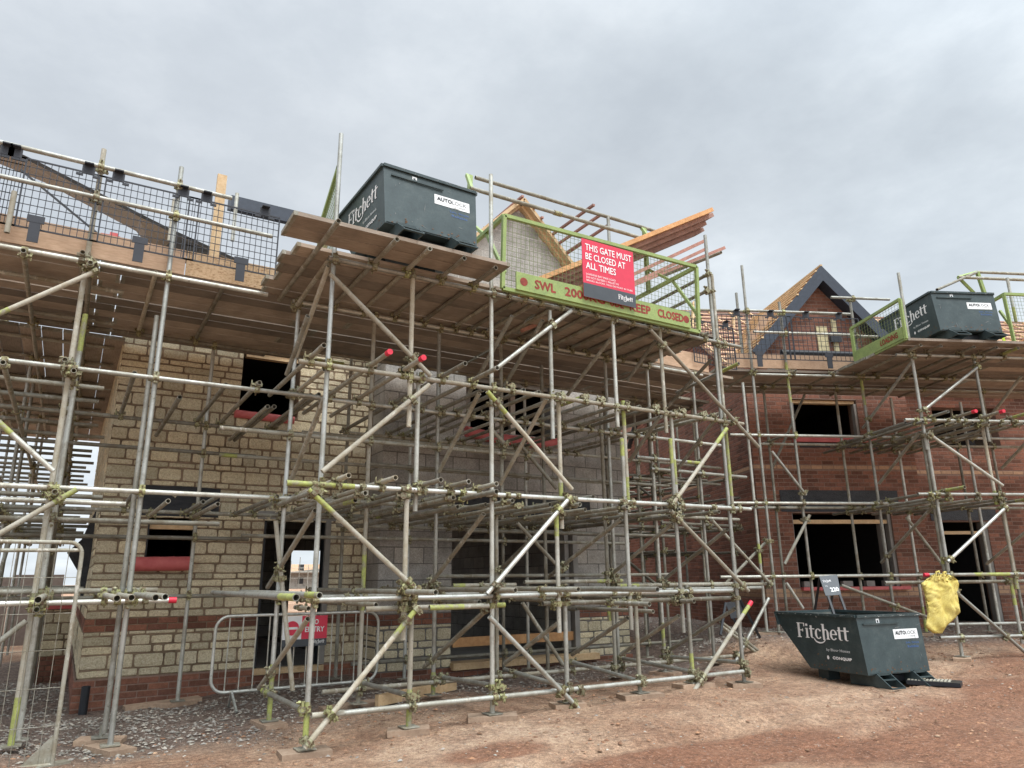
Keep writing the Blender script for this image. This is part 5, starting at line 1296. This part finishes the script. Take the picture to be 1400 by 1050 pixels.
# steel grating step lying by the skip
p = onZ(1278, 937, -1.23); r = thing('chequer_plate', 'muddy ribbed steel plate lying on the dirt beside the skip', 'plate', None, (p.x, p.y, gz(p.x, p.y)))
a = onZ(1240, 932, -1.22); b = onZ(1313, 939, -1.24); u = (b - a); u.z = 0; L = u.length; u.normalize(); v = V((-u.y, u.x, 0)); c0 = V((p.x, p.y, gz(p.x, p.y) + .03))
w = MB(); w.obox(c0, u * L / 2, v * .14, Z_ * .022); w.build('plate', 'black', r)
w = MB()
for k in range(12): w.obox(c0 + u * (L * (-.46 + k * .068)) + Z_ * .024, u * .012, v * .115, Z_ * .006)
w.build('rib', 'tan', r); adopt(r)

# ------------------------------------------------------------------ yellow bag
poly = [(1259, 798), (1266, 794), (1275, 792), (1276, 785), (1281, 783), (1285, 794), (1290, 794), (1289, 784), (1294, 784), (1296, 793), (1309, 793), (1311, 799), (1309, 812), (1313, 837), (1305, 846), (1294, 856), (1288, 866), (1276, 866), (1265, 858), (1268, 838), (1270, 826), (1264, 812)]
wp = [onD(x, y, DB - .12) for x, y in poly]; cc = sum(wp, V()) / len(wp)
bm = bmesh.new(); vs = [bm.verts.new(p) for p in wp]; f = bm.faces.new(vs)
bmesh.ops.triangulate(bm, faces=[f]); 
for _ in range(4): bmesh.ops.subdivide_edges(bm, edges=[e for e in bm.edges if e.calc_length() > .03], cuts=1, use_grid_fill=False); bmesh.ops.triangulate(bm, faces=bm.faces)
edge = {v for e in bm.edges if e.is_boundary for v in e.verts}
bd = [v.co.copy() for v in edge]
front = {}
for v in bm.verts:
    u = v.co.dot(XR); z = v.co.z; dist = min((v.co - q).length for q in bd)
    bulge = min(.022, dist * .4)
    fold = .017 * math.sin(u * 24 + z * 9 + 5 * noise.noise(V((u * 4, z * 4, 0)))) + .016 * noise.noise(V((u * 22, z * 15, 2))) + .012 * abs(noise.noise(V((u * 16 + z * 7, z * 13 - u * 5, 4)))) + .011 * abs(noise.noise(V((u * 34 + z * 12, z * 30 - u * 9, 4)))) + .008 * noise.noise(V((u * 80, z * 70, 4)))
    front[v] = (v.co.copy(), bulge, fold * min(1, dist / .03))
d = bmesh.ops.duplicate(bm, geom=list(bm.verts) + list(bm.edges) + list(bm.faces))
for v, (co, bu, fo) in front.items(): v.co = co - YR * (bu + fo + .003)
mp = d['vert_map']
for v, (co, bu, fo) in front.items():
    m = mp.get(v)
    if m is not None: m.co = co + YR * (bu * .6 - fo * .4 + .003)
bmesh.ops.remove_doubles(bm, verts=bm.verts, dist=.008); bmesh.ops.recalc_face_normals(bm, faces=bm.faces)
me = bpy.data.meshes.new('rubble_bag'); bm.to_mesh(me); bm.free(); me.polygons.foreach_set('use_smooth', [True] * len(me.polygons)); me.materials.append(MT['bag'])
o = bpy.data.objects.new('rubble_bag', me); COL.objects.link(o); tag(o, 'crumpled yellow woven bag hanging from the far bay ledger', 'bag')
w = MB(); w.path([onD(1279, 794, DB - .14), onD(1280, 782, DB - .14), onD(1284, 781, DB + .0), onD(1284, 793, DB - .16)], .012, 8); w.path([onD(1291, 796, DB - .14), onD(1290, 783, DB - .14), onD(1293, 782, DB), onD(1295, 795, DB - .16)], .014, 8); w.build('strap', 'bag', o)

# ------------------------------------------------------------------ signs on the ground
def tilt_frame(O, ux, lean, name, label, cat):
    return thing(name, label, cat, None, O)
p = onD(1133, 815, 9.9); Zg = gz(p.x, p.y); c_ = p.dot(XR)
s = thing('a_board_sign', 'slate grey A board reading 220 standing behind the ground skip', 'sign', 'folding A board signs', V((p.x, p.y, Zg)))
tl, tr2, bl2, br2 = (onD(1120, 788, 10.0), onD(1144.5, 785.5, 10.0), onD(1129, 814.5, 9.85), onD(1150, 813, 9.85))
w = MB(); nn = (tr2 - tl).cross(bl2 - tl).normalized(); nn = nn if nn.dot(YR) < 0 else -nn
w.prism([tl, tr2, br2, bl2], -nn, .012); w.build('panel', 'signgrey', s)
ux = (tr2 - tl).normalized(); uy = (tl - bl2).normalized(); uy = (uy - ux * uy.dot(ux)).normalized(); wd = (tr2 - tl).length
w = MB(); put_text(w, '220', bl2 + ux * .11 + uy * .05 + nn * .002, ux, uy, .12, .06, 0, 0, .003); put_word(w, bl2 + ux * .06 + uy * .2 + nn * .002, ux, uy, .12, .035); put_text(w, 'Plot', bl2 + ux * .06 + uy * .135 + nn * .002, ux, uy, .035, .014); w.build('sign_lettering', 'white', s, recalc=False)
w = MB(); dn = (bl2 - tl).normalized()
for a in (bl2 + ux * .03, br2 - ux * .02):
    L = (a.z - Zg) / -dn.z; w.bar(a, a + dn * L, .03, .02, nn)
for a in (tl + ux * .02, tr2 - ux * .02):
    e = a + YR * .42; w.bar(a - nn * .02, V((e.x, e.y, gz(e.x, e.y))) - ux * .06, .03, .02, nn)
w.build('leg', 'black', s); adopt(s)
# second one seen from behind
s = thing('a_board_sign', 'dark A board sign seen from behind, past the right corner of the near scaffold', 'sign', 'folding A board signs', onD(1020, 872, 10.2))
a, b, c2, d2 = onD(992, 824, 10.1), onD(1012, 820, 10.25), onD(1018, 842, 10.35), onD(1000, 846, 10.2)
w = MB(); w.prism([a, b, c2, d2], YR, .012); w.build('panel', 'signgrey', s)
w = MB(); w.bar(b, onD(1039, 872, 10.5), .035, .02, YR); w.bar(onD(1003, 846, 10.2), onD(1016, 872, 10.3), .035, .02, YR); w.bar(a, onD(985, 868, 9.8), .03, .02, YR); w.build('leg', 'black', s); adopt(s)

# pedestrian barrier and its no entry sign
YBR = 8.72
s = thing('pedestrian_barrier', 'galvanised pedestrian barrier with slim bars standing before the doorway', 'barrier', None, (2.4, YBR, -1.25))
x0, x1, zb0, zt0 = 1.47, 3.33, -1.14, -.36
w = MB(); pts = []
for cx, cz, a0 in ((x1 - .14, zt0 - .14, 0), (x0 + .14, zt0 - .14, 90), (x0 + .14, zb0 + .14, 180), (x1 - .14, zb0 + .14, 270)):
    for k in range(7): t = math.radians(a0 + k * 15); pts.append(V((cx + .14 * math.cos(t), YBR, cz + .14 * math.sin(t))))
w.path(pts + [pts[0]], .017, 10); w.build('frame', 'bright', s)
w = MB(); n = 13
for k in range(1, n): x = x0 + (x1 - x0) * k / n; w.tube(V((x, YBR, zb0)), V((x, YBR, zt0)), .0075, 6)
w.build('bar', 'galv', s)
for x in (x0 + .22, x1 - .3):
    w = MB(); w.bar(V((x, YBR, zb0)), V((x + .02, YBR - .25, gz(x, YBR - .25) + .01)), .03, .02, X_); w.bar(V((x, YBR, zb0)), V((x + .02, YBR + .2, gz(x, YBR + .2) + .01)), .03, .02, X_); w.build('foot', 'bright', s)
adopt(s)
tl = onY(388, 843, YBR - .04); br2 = onY(444, 881, YBR - .04); xa, xb, za, zc = tl.x, br2.x + .02, br2.z - .01, tl.z + .0
s = thing('no_entry_sign', 'white and red NO ENTRY sign hung on the pedestrian barrier', 'sign', None, ((xa + xb) / 2, YBR - .03, za))
w = MB(); y = YBR - .03; xm = xa + (xb - xa) * .42; zl = za + (zc - za) * .24
w.box(xa, xb, y, y + .006, za, zc, 0); w.box(xm, xb, y - .002, y - .0005, zl, zc, 1); w.box(xa, xb, y - .002, y - .0005, za, zl - .0005, 2); w.build('sign_board', ['decal', 'signred', 'signgrey'], s)
w = MB(); cx, cz, R = xa + .105, (zl + zc) / 2 - .005, .078
w.add([V((cx + R * math.cos(t * .2618), y - .003, cz + R * math.sin(t * .2618))) for t in range(24)], [tuple(range(24))], 1); w.add([V((cx - .06, y - .0045, cz - .013)), V((cx + .06, y - .0045, cz - .013)), V((cx + .06, y - .0045, cz + .013)), V((cx - .06, y - .0045, cz + .013))], [(0, 1, 2, 3)], 0)
put_text(w, 'NO', V((xm + .10, y - .004, cz + .035)), X_, Z_, .09, .055, 0, 0, .002); put_text(w, 'ENTRY', V((xm + .04, y - .004, cz - .045)), X_, Z_, .22, .055, 0, 0, .002); put_word(w, V((xm + .12, y - .004, za + .03)), X_, Z_, .15, .04, 0)
w.build('sign_lettering', ['decal', 'signred'], s, recalc=False); adopt(s)
# mesh fence panel at the left
YFe = 7.05
s = thing('mesh_fence_panel', 'galvanised wire mesh fence panel cut off by the left photo edge', 'fence', None, (-.6, YFe, -1.36))
tp = onY(100, 750, YFe); bt = onY(85, 1044, YFe); x1 = (tp.x + bt.x) / 2; zt0 = onY(60, 741, YFe).z; zb0 = bt.z; x0 = x1 - 2.4
w = MB(); pts = [V((x0, YFe, zt0))]
for k in range(7): t = math.radians(90 - k * 15); pts.append(V((x1 - .1 + .1 * math.cos(t), YFe, zt0 - .1 + .1 * math.sin(t))))
pts += [V((x1, YFe, zb0)), V((x0, YFe, zb0))]
w.path(pts, .017, 10); w.tube(V((x0, YFe, zb0)), V((x0, YFe, zt0)), .017, 10); w.tube(V((x0, YFe + .09, zt0 - .09)), V((x1 + .0, YFe + .30, zt0 - .05)), .016, 10); w.build('frame', 'dull', s)
w = MB()
for k in range(1, 26): w.tube(V((x1 - k * .093, YFe, zb0)), V((x1 - k * .093, YFe, zt0)), .0028, 5)
for k in range(1, 6): w.tube(V((x0, YFe - .004, zb0 + (zt0 - zb0) * k / 6)), V((x1, YFe - .004, zb0 + (zt0 - zb0) * k / 6)), .0028, 5)
w.build('wire_mesh', 'dull', s)
w = MB(); w.prism([V((x1 - .01, YFe, zb0)), V((x1 - .22, YFe, zb0)), V((x1 - .01, YFe, zb0 + .22))], Y_, .004); w.bar(V((x1 - .3, YFe - .15, zb0 - .01)), V((x1 + .1, YFe + .1, zb0 - .01)), .1, .03); w.build('foot', 'dull', s); adopt(s)

# stacked tiles and strap on the far bay, at the right edge
for i, (x, y, lab) in enumerate(((1372, 462, 'low stack of orange roof tiles behind the far bay post'), (1384, 452, 'taller stack of orange roof tiles behind the far bay gate'), (1398, 446, 'stack of orange roof tiles cut off by the right photo edge'))):
    p = onZ(x, y + 8, R4 + .16); w = MB(); r = random.Random(i)
    d = 10.6; c = onD(x, y, d).dot(XR)
    for k in range(5 + i * 2): w.obox(RW(c, d, R4 + .14 + .03 + k * .052), (XR * .15 + YR * r.uniform(-.02, .02)), YR * .2, Z_ * .018 + XR * .01, 0, r.random())
    tag(w.build('tile_stack', 'tile', None, tones=True), lab, 'roof tiles', 'orange roof tile stacks')
w = MB(); q = [onD(1366, 444, 9.9), onD(1368, 452, 9.85), onD(1372, 464, 9.85), onD(1375, 470, 9.85)]
for a, b in zip(q, q[1:]): w.bar(a, b, .05, .01, YR)
tag(w.build('webbing_strap', 'hivis'), 'bright yellow webbing strap hanging beside the far skip', 'strap')
w = MB(); p = onY(148, 324, 8.2); w.obox(V((p.x, 8.2, p.z - .03)), V((.09, 0, 0)), V((0, .05, 0)), V((.0, 0, .04)) + V((.02, 0, 0))); w.obox(V((p.x + .05, 8.2, p.z + .025)), V((.04, 0, 0)), V((0, .03, 0)), V((0, 0, .025))); tag(w.build('red_crate', 'red'), 'small red plastic crate behind the left toe board', 'crate')
# polythene bundle on the far deck
for px, py, sc, lab in ((1160, 486, 1.0, 'crumpled clear polythene bundle by the right of the brick gable'), (1062, 483, .6, 'small crumpled clear polythene wad at the left of the brick gable')):
    p = onD(px, py, 11.4); bm = bmesh.new(); bmesh.ops.create_icosphere(bm, subdivisions=4, radius=1)
    for v in bm.verts:
        k = 1 + .35 * noise.noise(v.co * 2.3 + V((px, 0, 0))) + .18 * noise.noise(v.co * 6); v.co = XR * (v.co.x * .28 * sc * k) + YR * (v.co.y * .16 * k) + Z_ * (v.co.z * .15 * sc * k) + RW(p.dot(XR), 11.4, R4 + .22 + .05 * sc)
    me = bpy.data.meshes.new('polythene_bundle'); bm.to_mesh(me); bm.free(); me.materials.append(MT['poly'])
    o = bpy.data.objects.new('polythene_bundle', me); COL.objects.link(o); tag(o, lab, 'plastic sheet')
gw = thing('garden_wall', 'low stone wall on a red brick plinth behind the left scaffold flank', 'wall', None, (-.6, 13.2, -1.4))
p = onY(58, 860, 13.2); w = MB(); shell(w, V((0, 13.2, 0)), X_, -Y_, p.x, .2, -1.6, -.36, [], .25, 1); masonry(w, V((0, 13.2, 0)), X_, -Y_, p.x, .2, -1.02, -.37, [], 'stone', 0); w.build('stone_wall', ['stone', 'mortar'], gw, recalc=False, tones=True)
w = MB(); masonry(w, V((0, 13.19, 0)), X_, -Y_, p.x, .2, -1.6, -1.03, [], 'brick', 0); w.build('brick_plinth', 'brick', gw, recalc=False, tones=True)
w = MB(); w.box(p.x - .02, .2, 13.15, 13.35, -.36, -.27); w.build('coping_foam', 'red', gw); adopt(gw)
# drooping black sheet on the house's left flank
w = MB(); P = [V((.22, 10.9, -.35)), V((.16, 10.9, .1)), V((-.02, 10.85, .38)), V((.12, 10.9, .55)), V((.24, 10.9, .95)), V((.25, 10.9, .3))]
w.prism(P, Y_, .02); tag(w.build('loose_damp_sheet', 'sheet'), 'torn black sheet flapping at the left flank of the stone house', 'plastic sheet')

# ------------------------------------------------------------------ the rest of the site behind
w = MB()
for k in range(16): w.box(-16 + k * 1.0, -15.02 + k * 1.0, 20 + .02 * (k % 2), 20.05 + .02 * (k % 2), -1.5, .16 + .05 * (k % 3 == 0))
w.box(-16, 0, 20.05, 20.1, -.2, -.1)
tag(w.build('site_hoarding', 'sitewall'), 'low brown timber hoarding far behind the left scaffold', 'fence')
bm = bmesh.new(); bmesh.ops.create_icosphere(bm, subdivisions=5, radius=1)
for v in bm.verts:
    n = v.co.normalized(); k = 1 + .2 * noise.noise(n * 2.1) + .08 * noise.noise(n * 7); v.co = V((n.x * 3.4 * k - 5.4, n.y * 2.0 * k + 16.5, n.z * 1.15 * k - 1.4))
me = bpy.data.meshes.new('earth_mound'); bm.to_mesh(me); bm.free(); me.materials.append(MT['ground']); o = bpy.data.objects.new('earth_mound', me); COL.objects.link(o); tag(o, None, None, None, 'structure')
def far_house(label, X, Y, W_, D2, Hh, rz, mat):
    h = thing('far_house', label, 'house', 'houses under construction far behind', (X, Y, -1.3))
    w = MB(); w.box(-W_ / 2, W_ / 2, 0, D2, -.2, Hh); w.prism([V((-W_ / 2, 0, Hh)), V((W_ / 2, 0, Hh)), V((0, 0, Hh + rz * .5))], Y_, D2); w.build('wall', mat, h)
    w = MB(); w.prism([V((-W_ / 2 - .3, -.3, Hh - .1)), V((-W_ / 2 - .3, D2 / 2, Hh + rz)), V((-W_ / 2 - .3, D2 + .3, Hh - .1))], X_, W_ + .6); w.build('roof', 'membrane', h)
    for x in (-W_ * .28, W_ * .22):
        for z in (.9, 3.3):
            w = MB(); w.box(x - .5, x + .5, -.05, .1, z, z + 1.1); w.build('window', 'dark', h)
    for k in range(11):
        w = MB(); x = -W_ / 2 - .6 + k * (W_ + 1.2) / 10; w.tube(V((x, -1.3, -.1)), V((x, -1.3, Hh + 1.4 + (k % 3) * .7)), .06, 6); w.build('scaffold_standard', 'galv', h)
    for z in (1.9, 3.6, Hh + .2, Hh + .9):
        w = MB(); w.tube(V((-W_ / 2 - 1, -1.3, z)), V((W_ / 2 + 1, -1.3, z)), .03, 6); w.build('scaffold_ledger', 'galv', h)
    w = MB(); w.box(-W_ / 2 - .8, W_ / 2 + .8, -1.3, -.2, Hh - .1, Hh); w.build('scaffold_deck', 'boardX', h)
    return h
nh = thing('rear_house', 'dim brick house closing the far end of the gap between the two houses', 'house', None, (10, 20, -1.3))
w = MB(); shell(w, V((0, 20, 0)), X_, -Y_, 7.0, 23.0, -1.5, 6.5, [(9.6, 10.6, 3.0, 4.2)], .3, 1); masonry(w, V((0, 20, 0)), X_, -Y_, 7.0, 23.0, -1.4, 6.5, [(9.6, 10.6, 3.0, 4.2)], 'brick', 0); w.build('wall', ['brick', 'mortarR'], nh, recalc=False, tones=True)
w = MB(); w.box(7.0, 23, 20.4, 20.5, -1.4, 6.4); w.build('interior', 'dark', nh)
w = MB(); w.prism([V((6.8, 19.7, 6.4)), V((6.8, 22.5, 8.4)), V((6.8, 25.3, 6.4))], X_, 16.4); w.build('roof', 'slate', nh); adopt(nh)
far_house('far pale block house with orange roof glimpsed through the open doorway', 42, 140, 15, 8, 2.9, 1.6, 'block')
def tree(label, X, Y, Hh, seed):
    r = random.Random(seed); t = thing('broadleaf_tree', label, 'tree', 'trees far behind the site', (X, Y, -1.3))
    w = MB(); p = V((0, 0, 0)); rad = .22
    for k in range(5): q = p + V((r.uniform(-.15, .15), r.uniform(-.15, .15), Hh * .14)); w.tube(p, q, rad, 8); p = q; rad *= .8
    tips = []
    for k in range(9):
        a = r.uniform(0, 6.28); q = p + V((math.cos(a) * r.uniform(.6, 1.6), math.sin(a) * r.uniform(.6, 1.6), r.uniform(.2, Hh * .35))); w.tube(p - Z_ * r.uniform(0, Hh * .25), q, .06, 6); tips.append(q)
    w.build('trunk', 'bark', t); w = MB()
    for q in tips:
        for _ in range(240):
            d = V((r.gauss(0, .55), r.gauss(0, .55), r.gauss(0, .5))); c = q + d; s_ = r.uniform(.06, .14)
            u = V((r.gauss(0, 1), r.gauss(0, 1), r.gauss(0, 1))).normalized(); v = u.cross(V((r.gauss(0, 1), r.gauss(0, 1), r.gauss(0, 1)))).normalized()
            w.add([c - u * s_, c + v * s_ * .5, c + u * s_, c - v * s_ * .5], [(0, 1, 2, 3)])
    w.build('crown', 'leaf', t, recalc=False)
tree('leafy tree standing left of the far house seen through the doorway', 38.5, 160, 12, 1)
tree('leafy tree standing right of the far house seen through the doorway', 48, 162, 14, 2)
tree('small leafy tree beyond the brown hoarding at far left', -6.5, 36, 4.2, 3)

# ------------------------------------------------------------------ sky and light
wd_ = bpy.data.worlds.new('World'); SC.world = wd_; wd_.use_nodes = True; t = wd_.node_tree
for n in list(t.nodes): t.nodes.remove(n)
SUN_EL = math.radians(60); SUN_AZ_DIR = (-h_ * .75 + rt_ * .55).normalized()
out = t.nodes.new('ShaderNodeOutputWorld'); b1 = t.nodes.new('ShaderNodeBackground'); b2 = t.nodes.new('ShaderNodeBackground'); mx = t.nodes.new('ShaderNodeMixShader')
sky = t.nodes.new('ShaderNodeTexSky'); sky.sky_type = 'NISHITA'; sky.sun_disc = False; sky.sun_elevation = SUN_EL; sky.sun_rotation = math.atan2(SUN_AZ_DIR.x, SUN_AZ_DIR.y)
t.links.new(sky.outputs[0], b1.inputs['Color']); b1.inputs['Strength'].default_value = .08
tc = t.nodes.new('ShaderNodeTexCoord'); sep = t.nodes.new('ShaderNodeSeparateXYZ'); t.links.new(tc.outputs['Generated'], sep.inputs[0])
# clouds on a flat layer: project the direction onto a plane overhead
mz = t.nodes.new('ShaderNodeMath'); mz.operation = 'MAXIMUM'; mz.inputs[1].default_value = 0.0; t.links.new(sep.outputs['Z'], mz.inputs[0])
ad = t.nodes.new('ShaderNodeMath'); ad.operation = 'ADD'; ad.inputs[1].default_value = .22; t.links.new(mz.outputs[0], ad.inputs[0])
dv = t.nodes.new('ShaderNodeVectorMath'); dv.operation = 'DIVIDE'; t.links.new(tc.outputs['Generated'], dv.inputs[0])
cb = t.nodes.new('ShaderNodeCombineXYZ'); cb.inputs[2].default_value = 1.0; t.links.new(ad.outputs[0], cb.inputs[0]); t.links.new(ad.outputs[0], cb.inputs[1]); t.links.new(cb.outputs[0], dv.inputs[1])
n1 = noise_n(t, dv.outputs[0], 1.9, 8, 0.6); n2 = noise_n(t, dv.outputs[0], .55, 3, 0.5)
cl = ramp(t, n1, [(0.34, (.505, .55, .59)), (0.50, (.59, .64, .68)), (0.64, (.70, .75, .785))]).outputs['Color']
cl = mixc(t, .5, cl, ramp(t, n2, [(0.35, (.44, .45, .47)), (0.65, (.66, .68, .70))]).outputs['Color'], 'OVERLAY')
el = ramp(t, mz.outputs[0], [(0.0, (1.30, 1.30, 1.29)), (0.25, (1.12, 1.12, 1.12)), (0.5, (.94, .94, .95)), (0.72, (1.05, 1.05, 1.06)), (1.0, (2.6, 2.6, 2.6))]).outputs['Color']
cl = mixc(t, 1.0, cl, el, 'MULTIPLY')
# brighter part of the overcast, where the sun stands behind the cloud
dt = t.nodes.new('ShaderNodeVectorMath'); dt.operation = 'DOT_PRODUCT'; t.links.new(tc.outputs['Generated'], dt.inputs[0])
sd = (SUN_AZ_DIR * math.cos(SUN_EL) + Z_ * math.sin(SUN_EL)); dt.inputs[1].default_value = sd
gl_ = ramp(t, dt.outputs['Value'], [(0.30, (1, 1, 1)), (0.75, (1.9, 1.89, 1.86)), (1.0, (4.0, 3.95, 3.85))]).outputs['Color']
cl = mixc(t, 1.0, cl, gl_, 'MULTIPLY')
dz = t.nodes.new('ShaderNodeVectorMath'); dz.operation = 'DOT_PRODUCT'; t.links.new(tc.outputs['Generated'], dz.inputs[0]); dz.inputs[1].default_value = (h_ * .45 + rt_ * .9).normalized()
cl = mixc(t, 1.0, cl, ramp(t, dz.outputs['Value'], [(0.0, (.96, .96, .97)), (0.45, (1.0, 1.0, 1.0)), (0.95, (1.16, 1.16, 1.15))]).outputs['Color'], 'MULTIPLY')
t.links.new(cl, b2.inputs['Color']); b2.inputs['Strength'].default_value = 1.0
mx.inputs[0].default_value = .92; t.links.new(b1.outputs[0], mx.inputs[1]); t.links.new(b2.outputs[0], mx.inputs[2]); t.links.new(mx.outputs[0], out.inputs[0])
sl_d = bpy.data.lights.new('sun', 'SUN'); so = bpy.data.objects.new('sun', sl_d); COL.objects.link(so)
sl_d.energy = 1.5; sl_d.angle = math.radians(16); sl_d.color = (1, .985, .955)
so.rotation_euler = (-sd).to_track_quat('-Z', 'Y').to_euler(); so.location = sd * 30

SC.view_settings.view_transform = 'Standard'; SC.view_settings.look = 'None'; SC.view_settings.gamma = 1.0; SC.view_settings.exposure = 0.22
SC.view_settings.use_curve_mapping = False
